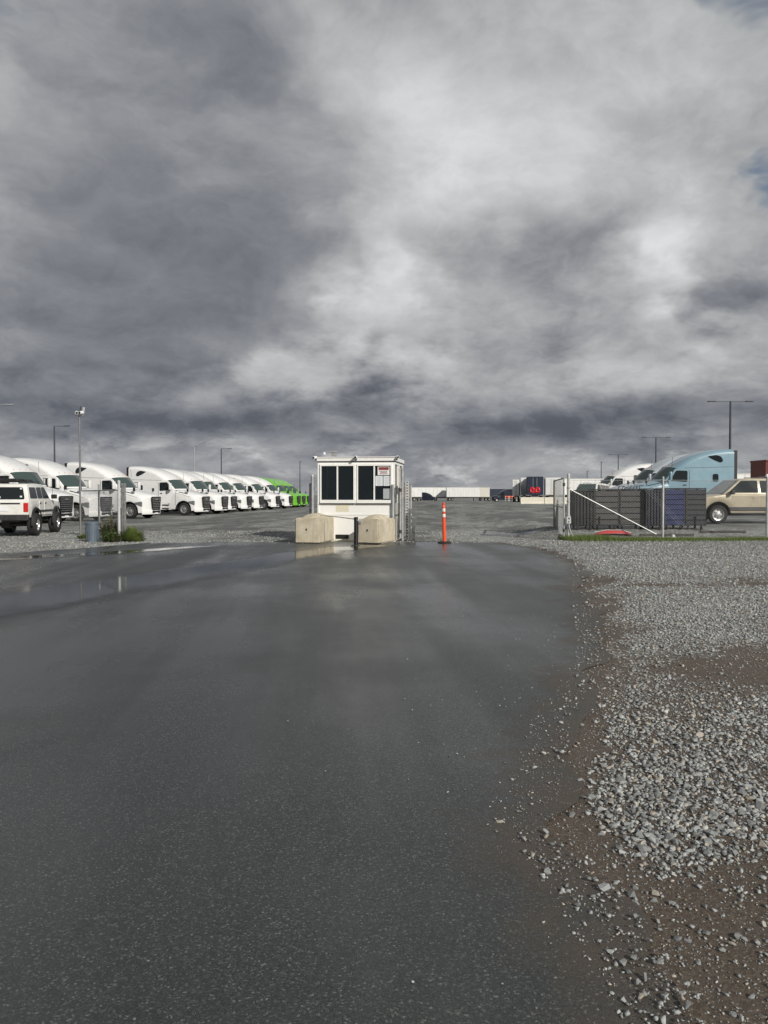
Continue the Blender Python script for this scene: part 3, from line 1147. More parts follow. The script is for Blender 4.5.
def make_truck():
    root = empty('sleeper_truck')
    # cab and sleeper shell
    xs = sorted(set([v[0] for v in TOP] + [-6.0, -5.55, -5.05, -4.55, -4.07, -3.65, -3.27, -2.97, -2.5, -2.3, -2.1]))
    rings = []
    for x in xs:
        ring = []
        ts = [-1 + 2 * k / 26 for k in range(27)]
        core = [body_pt(x, t) for t in ts]
        lft, rgt = core[0], core[-1]
        dn = [0.46, 0.8, 1.2, 1.6]
        ring += [Vector((lft.x, lft.y, z)) for z in dn] + core + [Vector((rgt.x, rgt.y, z)) for z in reversed(dn)]
        rings.append(ring)
    mb = MB().loft(rings, cap0=True)
    body = mb.build('cab_body', 'truck_white', root, smooth=38)
    # hood with fenders
    xs = axis_lines([(-2.6, -2.0, 0.15), (-2.0, -0.5, 0.06), (-0.5, -0.03, 0.047)])
    rings = []
    for x in xs:
        core = [hood_pt(x, -1 + 2 * k / 22) for k in range(23)]
        def low(xx):
            d = xx - AX
            if abs(d) < AR:
                return max(0.40, 0.50 + math.sqrt(AR * AR - d * d))
            return 0.40 if d > 0 else 0.52
        l, r_ = core[0], core[-1]
        zl = min(low(l.x), l.z - 0.03)
        ring = [Vector((l.x, l.y, zl)), Vector((l.x, l.y * 1.012, zl + (l.z - zl) * .35)), Vector((l.x, l.y * 1.008, zl + (l.z - zl) * .7))] + core + \
               [Vector((r_.x, r_.y * 1.008, zl + (r_.z - zl) * .7)), Vector((r_.x, r_.y * 1.012, zl + (r_.z - zl) * .35)), Vector((r_.x, r_.y, zl))]
        rings.append(ring)
    hm_ = MB().loft(rings)
    front = rings[-1][3:-3]
    zb_ = rings[-1][0].z
    hm_.loft([front] + [[Vector((p.x, p.y, p.z + (zb_ - p.z) * f)) for p in front] for f in (0.35, 0.7, 1.0)])
    hood = hm_.build('hood', 'truck_white', root, smooth=40)
    for s in (-1, 1):   # black arch lips
        pts_o = []; pts_i = []
        for k in range(17):
            a = math.pi * (0.02 + 0.96 * k / 16)
            pts_o.append((AX + math.cos(a) * (AR + .02), s * 1.225, 0.50 + math.sin(a) * (AR + .02)))
            pts_i.append((AX + math.cos(a) * (AR - .05), s * 1.10, 0.50 + math.sin(a) * (AR - .05)))
        MB().loft([pts_o, pts_i]).build('wheel_arch', 'black_plastic', root, smooth=60)
    # inner dark mass so nothing shows through the arches
    b = MB().box((-1.65, 0, 0.98), (2.2, 1.4, 0.75))
    b.build('engine_bay', 'black_plastic', root)
    # windscreen
    patch(body_pt, -2.74, -2.08, -0.74, 0.74, 8, 16, 0.012).build('windscreen', 'glass_windscreen', root, smooth=60)
    MB().tube([body_pt(-2.72, 0.0) + Vector((0.02, 0, 0)), body_pt(-2.08, 0.0) + Vector((0.02, 0, 0))], 0.012, 6).build('windscreen_post', 'black_plastic', root)
    # sun visor strip over the windscreen
    patch(body_pt, -2.86, -2.73, -0.80, 0.80, 2, 16, 0.03).build('sun_visor', 'truck_white', root, smooth=60)
    for y in (-0.8, -0.4, 0, 0.4, 0.8):
        p = body_pt(-2.95, math.copysign((abs(y) / 1.16) ** 1.5 * 0.62 + 1e-4, y))
        MB().box(p + Vector((0.0, 0, 0.005)), (0.06, 0.05, 0.03)).build('marker_lamp', 'amber', root)
    for s in (-1, 1):
        door = side_poly(rounded([(-2.62, 0.98), (-3.72, 0.98), (-3.72, 2.70), (-2.96, 2.70), (-2.64, 2.06)], 0.08), s, 0.009)
        d = door.build('door', 'truck_white', root, smooth=40)
        side_poly(rounded([(-2.72, 2.0), (-3.64, 1.93), (-3.64, 2.60), (-3.03, 2.62)], 0.09), s, 0.018).build('door_window', 'glass_dark', d)
        MB().box((cabx(-3.5), s * 1.245, 1.75), (0.18, 0.03, 0.05)).build('door_handle', 'black_plastic', d)
        # door shut line
        for xx in (-2.66, -3.74):
            side_poly([(xx, 1.0), (xx - .022, 1.0), (xx - .022, 2.6 if xx < -3 else 2.0), (xx, 2.6 if xx < -3 else 2.0)], s, 0.004, 0.01).build('door_seam', 'dark_trim', root)
        sw = side_poly(rounded([(-4.94, 1.86), (-5.42, 1.86), (-5.42, 2.50), (-4.94, 2.50)], 0.14), s, 0.006)
        sws = sw.build('window_surround', 'truck_white', root)
        side_poly(rounded([(-5.02, 1.95), (-5.34, 1.95), (-5.34, 2.41), (-5.02, 2.41)], 0.10), s, 0.016).build('sleeper_window', 'glass_dark', sws)
        side_poly(rounded([(-4.72, 3.46), (-5.05, 3.26), (-5.45, 3.08), (-5.60, 3.18), (-5.50, 3.44), (-5.22, 3.55)], 0.09), s, 0.014).build('roof_window', 'glass_dark', root)
        # panel joint between roof fairing and sleeper
        side_poly([(-3.5, 2.76), (-6.18, 2.83), (-6.18, 2.85), (-3.5, 2.78)], s, 0.004, 0.01).build('panel_seam', 'dark_trim', root)
        side_poly([(-2.55, 0.90), (-6.18, 0.90), (-6.18, 0.935), (-2.55, 0.935)], s, 0.004, 0.01).build('skirt_seam', 'dark_trim', root)
        for zz in (0.58, 0.84):
            MB().box((cabx(-3.15), s * 1.225, zz), (0.62, 0.05, 0.07)).build('step', 'dark_trim', root)
        side_poly(rounded([(-4.2, 1.12), (-5.9, 1.12), (-5.9, 1.66), (-4.2, 1.66)], 0.05), s, 0.007).build('luggage_door', 'truck_white', root)
        # mirrors
        mm = MB().box((-2.28, s * 1.50, 2.28), (0.13, 0.26, 0.52)).build('mirror', 'truck_white', root, bevel=0.04, smooth=40)
        MB().box((-2.352, s * 1.50, 2.28), (0.01, 0.22, 0.46)).build('mirror_glass', 'chrome', mm)
        MB().tube([(-2.38, s * 1.12, 2.10), (-2.28, s * 1.42, 2.07)], 0.028, 6).build('mirror_arm', 'black_plastic', mm)
        MB().tube([(-2.42, s * 1.12, 2.52), (-2.28, s * 1.42, 2.5)], 0.022, 6).build('mirror_arm', 'black_plastic', mm)
        hm = MB().box((-0.95, s * 1.16, 1.98), (0.10, 0.18, 0.24)).build('hood_mirror', 'black_plastic', root, bevel=0.03)
        MB().tube([(-1.05, s * 1.02, 1.55), (-0.95, s * 1.14, 1.90)], 0.016, 6).build('mirror_stalk', 'black_plastic', hm)
        # headlight, wraps the corner of the fender
        lo = []; hi = []
        for k in range(9):
            t = k / 8
            x = -0.72 + 0.64 * t
            p = hood_pt(x, 1.0)
            y = (p.y * 1.012 + 0.012)
            lo.append((p.x + 0.012 * t, s * y, 1.02 - 0.20 * t))
            hi.append((p.x + 0.012 * t, s * y, 1.10 + 0.07 * t))
        q = hood_pt(-0.03, 0.82)
        lo.append((q.x + 0.014, s * q.y, 0.84)); hi.append((q.x + 0.014, s * q.y, 1.15))
        hl = MB().loft([lo, hi]).build('headlight', 'headlamp', root, smooth=60)
        MB().box((-0.78, s * 0.98, 0.72), (0.03, 0.10, 0.10)).build('fog_lamp', 'headlamp', root)
        # dark vent blade on the hood side
        a, b_ = (0.60, 0.67) if s > 0 else (-0.67, -0.60)
        patch(hood_pt, -1.75, -0.95, a, b_, 6, 2, 0.010).build('hood_vent', 'black_plastic', root, smooth=60)
        # shut lines of the hood: against the cab and along the fender
        ring = [hood_pt(-2.0, s * k / 14) for k in range(1, 15)]
        lo_ = hood_pt(-2.0, s * 1.0)
        ring.append(Vector((lo_.x, lo_.y * 1.012, 0.8)))
        MB().tube([p + Vector((0, s * 0.006, 0.006)) for p in ring], 0.012, 5).build('hood_seam', 'dark_trim', root)
        fl_ = [hood_pt(-1.95 + 1.45 * k / 10, s * (0.80 + 0.006 * k)) + Vector((0, s * 0.004, 0.004)) for k in range(11)]
        MB().tube(fl_, 0.009, 5).build('fender_seam', 'dark_trim', root)
        # sleeper side extender, black
        MB().box((-6.30, s * 1.19, 2.45), (0.18, 0.045, 2.75)).build('side_extender', 'black_plastic', root)
        # fuel tank end behind the skirt
        wheel(root, (AX, s * 1.02, 0.51), 0.51, 0.30, s, 'alloy')
        for xx in (-7.45, -8.78):
            wheel(root, (xx, s * 0.93, 0.51), 0.51, 0.56, s, 'steel_wheel')
        MB().box((-9.35, s * 0.93, 0.55), (0.02, 0.60, 0.62)).build('mud_flap', 'rubber', root)
        MB().box((-9.40, s * 0.62, 0.95), (0.04, 0.22, 0.12)).build('tail_light', 'tail_red', root)
        MB().box((-5.6, s * 0.42, 0.86), (7.6, 0.09, 0.28)).build('frame_rail', 'frame_steel', root)
    # grille and bumper
    gx_ = -0.015
    fr = MB()
    pts = rounded([(-0.46, 0.58), (0.46, 0.58), (0.58, 1.50), (-0.58, 1.50)], 0.10)
    g = MB().slab([(gx_ + 0.01, y, z) for y, z in pts], (0.05, 0, 0)).build('grille', 'black_plastic', root, smooth=40)
    gb = MB()
    for k in range(7):
        z = 0.70 + k * 0.115
        w = 0.42 + 0.12 * (z - 0.62) / 0.9
        gb.box((0.05, 0, z), (0.02, 2 * w, 0.028))
    tag(gb.build('grille_bar', 'chrome', g), kind='stuff')
    MB().box((0.05, 0, 1.30), (0.02, 0.30, 0.10)).build('badge', 'chrome', g, bevel=0.008)
    bp = []
    for z in (0.30, 0.36, 0.58, 0.64):
        ring = []
        for k in range(15):
            y = -1.14 + 2.28 * k / 14
            ring.append(Vector((0.035 - 0.40 * (abs(y) / 1.14) ** 2.3 - (0.03 if z in (0.30, 0.64) else 0), y, z)))
        bp.append(ring)
    bu = MB().loft(bp).build('bumper', 'truck_white', root, smooth=60)
    MB().box((0.030, 0, 0.47), (0.025, 0.9, 0.15)).build('bumper_intake', 'black_plastic', bu)
    MB().box((0.046, 0, 0.37), (0.01, 0.30, 0.10)).build('number_plate', 'plate_white', bu)
    MB().cyl((-8.1, 0, 1.12), (-8.1, 0, 1.18), 0.45, n=18).build('fifth_wheel', 'frame_steel', root)
    MB().box((-6.15, 0, 1.9), (0.03, 1.5, 1.3)).build('cab_back', 'dark_trim', root)
    # exhaust / antenna
    MB().cyl((-2.55, 0.95, 2.85), (-2.60, 0.97, 3.45), 0.010, n=5).build('antenna', 'black_plastic', root)
    return root


TR = make_truck()
TRUCKS = [   # pixel column of the bumper, distance, paint swap, label
    (66, 42.5, None, 'white sleeper truck directly behind the white off-road wagon'),
    (106, 47.2, None, 'white sleeper truck behind the bare camera mast and grey rubbish can'),
    (156, 53.0, None, 'white sleeper truck behind the weeds and gate posts, last before the gap in the row'),
    (206, 61.0, None, 'white sleeper truck with its whole side showing, first after the gap in the row'),
    (225, 66.0, None, 'white sleeper truck, second after the gap in the row'),
    (234, 69.8, None, 'white sleeper truck, third after the gap in the row'),
    (249.5, 74.5, None, 'white sleeper truck, fourth after the gap in the row'),
    (261.5, 79.0, None, 'white sleeper truck, third from the green trucks'),
    (278, 85.5, None, 'white sleeper truck, second from the green trucks'),
    (291, 92.0, None, 'white sleeper truck parked right next to the first green truck'),
    (299, 98.0, 'truck_green', 'bright green sleeper truck nearest the white trucks'),
    (304, 102.0, 'truck_green', 'bright green sleeper truck in the middle of the three green ones'),
    (309, 106.5, 'truck_green', 'bright green sleeper truck farthest along the left row'),
]
rngt = random.Random(4)
for i, (px, d, paint, lab) in enumerate(TRUCKS):
    t = TR if i == 0 else copy_tree(TR, None, {'truck_white': paint} if paint else None)
    x = gx(px, d)
    t.location = (x, d, gz(x - 3, d))
    t.rotation_euler = (0, 0, R(-15.0 + rngt.uniform(-1.5, 1.5)))
    tag(t, lab, 'truck', 'sleeper trucks parked in the left row')
# trucks on the right face the other way
for (xr, d, paint, lab, rot) in [
    (gx(737, 46.3) - 6.40, 47.5, 'truck_blue', 'light blue sleeper truck behind the gold off-road wagon', 180),
    (gx(711, 51.0) - 6.35, 52.5, 'truck_pale_blue', 'pale grey blue sleeper truck half hidden behind the light blue one', 180),
    (gx(703, 56.0) - 6.35, 57.0, None, 'white sleeper truck whose cab shows past the pale grey blue one', 180),
    (gx(656, 68) - 6.40, 69.0, None, 'white sleeper truck behind the slatted grey containers on the right', 180),
]:
    t = copy_tree(TR, None, {'truck_white': paint} if paint else None)
    t.location = (xr, d, gz(xr + 3, d))
    t.rotation_euler = (0, 0, R(rot))
    tag(t, lab, 'truck', 'sleeper trucks parked on the right')
# dark blue bobtails far away
for (px, d, rot, lab) in [(437, 205, -8, 'tiny dark blue truck in front of the far white trailers, above the orange post'),
                          (492, 190, 184, 'tiny dark blue truck at the right end of the far white trailers')]:
    t = copy_tree(TR, None, {'truck_white': 'truck_navy'})
    x = gx(px, d)
    t.location = (x, d, gz(x, d))
    t.rotation_euler = (0, 0, R(rot))
    t.scale = (0.62, 0.62, 0.62) if px < 450 else (0.8, 0.8, 0.8)
    tag(t, lab, 'truck', 'dark blue trucks in the distance')


# ------------------------------------------------------------------ cars, generic lofted body (x forward, origin under the middle)
def car_body(prof_low, prof_top, half, arches, zsill, n_exp=5.0, drop=0.10, x0=-2.2, x1=2.2, step=0.05):
    """prof_top: (x, z) hood/belt line.  arches: (x, z, r)"""
    rings = []
    for x in axis_lines([(x0, x1, step)]):
        zt = interp(prof_top, x); w = interp(half, x)
        zl = interp(prof_low, x)
        for ax, azz, ar in arches:
            dd = x - ax
            if abs(dd) < ar:
                zl = max(zl, azz + math.sqrt(ar * ar - dd * dd))
        zl = min(zl, zt - drop - 0.02)
        core = []
        for k in range(17):
            t = -1 + 2 * k / 16
            a = abs(t) * math.pi / 2
            y = w * math.sin(a) ** (2 / n_exp)
            z = zt - drop * (1 - max(0, math.cos(a)) ** (2 / n_exp))
            core.append(Vector((x, math.copysign(y, t), z)))
        zs = zt - drop
        L_ = [Vector((x, -w * q, zl + (zs - zl) * f)) for f, q in ((0, 0.97), (0.3, 1.0), (0.62, 1.012))]
        R_ = [Vector((x, w * q, zl + (zs - zl) * f)) for f, q in ((0.62, 1.012), (0.3, 1.0), (0, 0.97))]
        rings.append(L_ + core + R_)
    return MB().loft(rings, cap0=True, cap1=True)


def cabin(outline, wb, wt, zb, zt):
    """greenhouse: outline = (x, z) side outline polygon going round; sides lean in from wb at zb to wt at zt"""
    def hw(z): return wb + (wt - wb) * max(0, min(1, (z - zb) / (zt - zb)))
    left = [(x, hw(z), z) for x, z in outline]
    right = [(x, -hw(z), z) for x, z in outline]
    return MB().loft([right, left], closed=True, cap0=True, cap1=True), hw


def cab_side(poly, hw, s, off=0.008, th=0.008):
    return MB().slab([(x, s * (hw(z) + off), z) for x, z in poly], (0, -s * th, 0))


def make_jeep():
    root = empty('off_road_wagon')
    WH = 0.40
    arches = [(1.28, WH + 0.05, 0.52), (-1.29, WH + 0.05, 0.52)]
    low = [(-2.05, 0.66), (2.0, 0.66)]
    topl = [(-2.02, 1.20), (-1.96, 1.26), (0.62, 1.26), (0.70, 1.25), (1.9, 1.17), (2.0, 1.08)]
    half = [(-2.02, 0.82), (-1.8, 0.86), (1.4, 0.86), (2.0, 0.80)]
    car_body(low, topl, half, arches, 0.66, drop=0.05, x0=-2.02, x1=2.0).build('body', 'car_white', root, smooth=35)
    out = [(-2.00, 1.20), (-1.90, 1.72), (-1.80, 1.79), (-1.0, 1.815), (-0.1, 1.80), (0.05, 1.76), (0.62, 1.22)]
    cb, hw = cabin(out, 0.84, 0.72, 1.24, 1.80)
    cb.build('roof', 'car_white', root, bevel=0.03, smooth=40)
    for s in (-1, 1):
        cab_side(rounded([(-1.80, 1.30), (-1.02, 1.30), (-1.02, 1.68), (-1.72, 1.68)], 0.05), hw, s).build('side_window', 'glass_dark', root)
        cab_side(rounded([(-0.92, 1.30), (-0.40, 1.30), (-0.40, 1.69), (-0.92, 1.68)], 0.04), hw, s).build('side_window', 'glass_dark', root)
        cab_side(rounded([(-0.32, 1.30), (0.46, 1.30), (0.06, 1.69), (-0.32, 1.69)], 0.05), hw, s).build('side_window', 'glass_dark', root)
        for x0, x1 in ((-0.96, -0.36), (-0.34, 0.60)):
            d = MB().box(((x0 + x1) / 2, s * 0.868, 0.97), (x1 - x0 - .03, 0.022, 0.50)).build('door', 'car_white', root, bevel=0.008)
            MB().box((x0 + 0.12, s * 0.888, 1.13), (0.13, 0.02, 0.04)).build('door_handle', 'black_plastic', d)
        MB().box((-0.2, s * 0.888, 0.86), (1.75, 0.02, 0.07)).build('rub_strip', 'dark_trim', root)
        for ax in (1.28, -1.29):
            po = []; pi_ = []
            for k in range(15):
                a = math.pi * (-0.04 + 1.08 * k / 14)
                po.append((ax + math.cos(a) * 0.565, s * 0.86, WH + 0.05 + math.sin(a) * 0.56))
                pi_.append((ax + math.cos(a) * 0.52, s * 0.92, WH + 0.05 + math.sin(a) * 0.515))
            pj = [(x, s * 0.86, z) for x, y, z in pi_]
            MB().loft([po, pi_, pj]).build('fender_flare', 'black_plastic', root, smooth=50)
            wheel(root, (ax, s * 0.80, WH), WH, 0.29, s, 'alloy', 24, 0.52, 5)
        MB().box((-2.035, s * 0.745, 1.00), (0.035, 0.15, 0.30)).build('tail_light', 'tail_red', root, bevel=0.01)
        MB().box((0.52, s * 0.98, 1.36), (0.10, 0.20, 0.16)).build('mirror', 'black_plastic', root, bevel=0.03)
        MB().box((2.0, s * 0.66, 0.98), (0.04, 0.24, 0.16)).build('headlight', 'headlamp', root)
    # tailgate
    def rear(y, z, off): return (-2.0 + (z - 1.20) * 0.19 - off, y, z)
    poly = rounded([(-0.70, 1.27), (0.70, 1.27), (0.62, 1.68), (-0.62, 1.68)], 0.06)
    rw = MB().slab([rear(y, z, 0.012) for y, z in poly], (0.01, 0, 0)).build('rear_window', 'glass_dark', root)
    tg = MB().box((-2.028, 0, 0.93), (0.02, 1.28, 0.50)).build('tailgate', 'car_white', root, bevel=0.008)
    MB().box((-2.045, -0.25, 1.13), (0.02, 0.62, 0.045)).build('tailgate_handle', 'black_plastic', tg)
    MB().box((-2.045, 0.0, 0.96), (0.015, 0.32, 0.16)).build('number_plate', 'plate_white', tg)
    st = MB()
    for (y, z) in ((-0.58, 1.36), (0.55, 1.34), (-0.57, 1.63), (0.1, 1.34)):
        st.box(rear(y, z, 0.02), (0.004, 0.07, 0.06), ry=-0.19)
    tag(st.build('sticker', 'plate_white', rw), kind='stuff')
    bu = MB().box((-2.12, 0, 0.66), (0.20, 1.72, 0.20)).build('rear_bumper', 'dark_trim', root, bevel=0.03)
    MB().box((2.07, 0, 0.70), (0.18, 1.66, 0.18)).build('front_bumper', 'dark_trim', root, bevel=0.03)
    MB().box((-2.25, 0.0, 0.55), (0.12, 0.10, 0.08)).build('tow_hitch', 'chrome', bu)
    MB().box((2.0, 0, 0.98), (0.03, 0.9, 0.24)).build('grille', 'black_plastic', root)
    MB().slab([(0.10, -0.64, 1.72), (0.10, 0.64, 1.72), (0.585, 0.74, 1.27), (0.585, -0.74, 1.27)], (0.014, 0, 0.012)).build('windscreen', 'glass_dark', root)
    MB().box((-0.1, 0, 0.60), (3.6, 1.0, 0.22)).build('underbody', 'frame_steel', root)
    for ax in (1.28, -1.29):
        MB().cyl((ax, -0.7, 0.40), (ax, 0.7, 0.40), 0.06, n=8).box((ax, 0.1, 0.40), (0.25, 0.28, 0.24)).build('axle', 'frame_steel', root)
    # roof rack with a dark load
    rk = MB()
    for s in (-1, 1):
        rk.tube([(-1.55, s * 0.60, 1.88), (0.0, s * 0.60, 1.88)], 0.016, 6)
        for x in (-1.5, -0.75, -0.05):
            rk.tube([(x, s * 0.60, 1.79), (x, s * 0.60, 1.88)], 0.014, 6)
    for x in (-1.55, -1.1, -0.6, -0.1, 0.0):
        rk.tube([(x, -0.60, 1.88), (x, 0.60, 1.88)], 0.014, 6)
    r = rk.build('roof_rack', 'black_plastic', root)
    ld = MB().box((-1.05, 0.12, 1.93), (0.7, 0.85, 0.10)).box((-0.45, -0.2, 1.92), (0.5, 0.5, 0.08))
    ld.build('rack_load', 'black_plastic', r, bevel=0.03)
    MB().cyl((1.0, -0.80, 1.2), (0.9, -0.83, 1.75), 0.006, n=5).build('antenna', 'black_plastic', root)
    return root


jp = make_jeep()
jd = Vector((-0.38, 2.52)).normalized()
jc = Vector((-12.86, 26.45)) + jd * 1.29
jp.location = (jc.x, jc.y, gz(jc.x, jc.y))
jp.rotation_euler = (0, 0, math.atan2(jd.y, jd.x))
tag(jp, 'white lifted off-road wagon with roof rack, seen from behind on the left', 'car')


def make_suv(paint, name, lab, decal=False):
    root = empty(name)
    WH = 0.375
    arches = [(1.42, WH + 0.03, 0.47), (-1.72, WH + 0.03, 0.47)]
    low = [(-2.8, 0.55), (-2.6, 0.46), (2.2, 0.44), (2.4, 0.52)]
    topl = [(-2.80, 1.10), (-2.74, 1.20), (1.1, 1.20), (1.3, 1.19), (1.8, 1.13), (2.2, 1.04), (2.34, 0.95), (2.40, 0.82)]
    half = [(-2.8, 0.82), (-2.5, 0.91), (1.6, 0.91), (2.1, 0.86), (2.4, 0.68)]
    car_body(low, topl, half, arches, 0.46, n_exp=4, drop=0.10, x0=-2.80, x1=2.40).build('body', paint, root, smooth=35)
    out = [(-2.76, 1.14), (-2.56, 1.66), (-2.42, 1.75), (-1.4, 1.81), (0.15, 1.81), (0.50, 1.77), (1.26, 1.15)]
    cb, hw = cabin(out, 0.88, 0.70, 1.18, 1.80)
    cb.build('roof', paint, root, bevel=0.04, smooth=40)
    for s in (-1, 1):
        cab_side(rounded([(-2.5, 1.24), (-1.44, 1.24), (-1.44, 1.68), (-2.38, 1.65)], 0.06), hw, s).build('side_window', 'glass_dark', root)
        cab_side(rounded([(-1.34, 1.24), (-0.28, 1.24), (-0.28, 1.715), (-1.34, 1.69)], 0.04), hw, s).build('side_window', 'glass_dark', root)
        cab_side(rounded([(-0.18, 1.24), (1.02, 1.24), (0.47, 1.71), (-0.18, 1.72)], 0.05), hw, s).build('side_window', 'glass_dark', root)
        for x0, x1 in ((-1.36, -0.24), (-0.22, 0.90)):
            d = MB().box(((x0 + x1) / 2, s * 0.912, 0.83), (x1 - x0 - .02, 0.020, 0.62)).build('door', paint, root, bevel=0.009)
            MB().box((x0 + 0.18, s * 0.93, 1.05), (0.20, 0.025, 0.045)).build('door_handle', paint, d, bevel=0.008)
            if decal and x0 < -1:
                MB().cyl((x0 + .30, s * 0.925, 0.90), (x0 + .30, s * 0.929, 0.90), 0.19, n=20).build('door_seal', 'plate_white', d)
                MB().cyl((x0 + .30, s * 0.930, 0.90), (x0 + .30, s * 0.933, 0.90), 0.14, n=20).build('door_emblem', 'decal_green', d)
        MB().box((0.0, s * 0.925, 0.60), (1.95, 0.025, 0.14)).build('lower_cladding', 'slat_grey', root, bevel=0.01)
        MB().box((0.0, s * 0.93, 0.42), (1.9, 0.14, 0.05)).build('running_board', 'black_plastic', root)
        for ax in (1.42, -1.72):
            wheel(root, (ax, s * 0.80, WH), WH, 0.26, s, 'alloy', 26, 0.62, 6)
            po = []; pi_ = []
            for k in range(15):
                a = math.pi * (0.0 + 1.0 * k / 14)
                po.append((ax + math.cos(a) * 0.48, s * 0.925, WH + 0.03 + math.sin(a) * 0.48))
                pi_.append((ax + math.cos(a) * 0.44, s * 0.70, WH + 0.03 + math.sin(a) * 0.44))
            MB().loft([po, pi_]).build('wheel_arch', 'black_plastic', root, smooth=50)
        MB().box((0.92, s * 1.03, 1.25), (0.12, 0.22, 0.16)).build('mirror', 'black_plastic', root, bevel=0.03)
        MB().box((2.26, s * 0.70, 0.82), (0.22, 0.22, 0.16)).build('headlight', 'headlamp', root, bevel=0.02)
        MB().box((-2.80, s * 0.78, 0.98), (0.05, 0.12, 0.34)).build('tail_light', 'tail_red', root)
    MB().slab([(0.54, -0.62, 1.745), (0.54, 0.62, 1.745), (1.235, 0.78, 1.185), (1.235, -0.78, 1.185)], (0.016, 0, 0.014)).build('windscreen', 'glass_windscreen', root)
    MB().box((2.39, 0, 0.80), (0.06, 0.8, 0.20)).build('grille', 'black_plastic', root, bevel=0.01)
    MB().box((2.40, 0, 0.55), (0.16, 1.5, 0.20)).build('bumper', paint, root, bevel=0.04)
    MB().box((-2.83, 0, 0.58), (0.16, 1.6, 0.20)).build('rear_bumper', 'black_plastic', root, bevel=0.04)
    MB().box((0, 0, 0.42), (4.0, 1.1, 0.2)).build('underbody', 'frame_steel', root)
    rk = MB()
    for s in (-1, 1):
        rk.tube([(-2.2, s * 0.60, 1.86), (-0.3, s * 0.60, 1.86)], 0.014, 6)
        for x in (-2.2, -1.2, -0.3):
            rk.tube([(x, s * 0.60, 1.79), (x, s * 0.60, 1.86)], 0.012, 6)
    tag(rk.build('roof_rail', 'black_plastic', root), kind='stuff')
    if decal:
        bl = MB().cyl((-0.85, 0.2, 1.80), (-0.85, 0.2, 1.86), 0.10, n=12).build('beacon_base', 'black_plastic', root)
        MB().cyl((-0.85, 0.2, 1.86), (-0.85, 0.2, 1.99), 0.085, 0.06, 12).build('beacon_lens', 'plate_white', bl)
    tag(root, lab, 'car')
    return root


sv = make_suv('car_gold', 'gold_off_road_wagon', 'gold four-door off-road wagon with roof beacon behind the chain-link fence', True)
sxx = gx(713, 31.0) + 1.42
sv.location = (sxx, 31.4, gz(sxx, 31.4))
sv.rotation_euler = (0, 0, R(180))
s2 = copy_tree(sv, None, {'car_gold': 'car_white'})
for ch in list(s2.children_recursive):
    if ch.name.split('.')[0] in ('beacon_base', 'beacon_lens', 'door_seal', 'door_emblem'):
        bpy.data.objects.remove(ch)
s2.name = 'white_wagon'
x2 = gx(590, 62)
s2.location = (x2, 62, gz(x2, 62)); s2.scale = (1.05, 1.05, 1.15)
s2.rotation_euler = (0, 0, R(238))
tag(s2, 'white wagon peeking over the black bin left of the slatted containers', 'car')


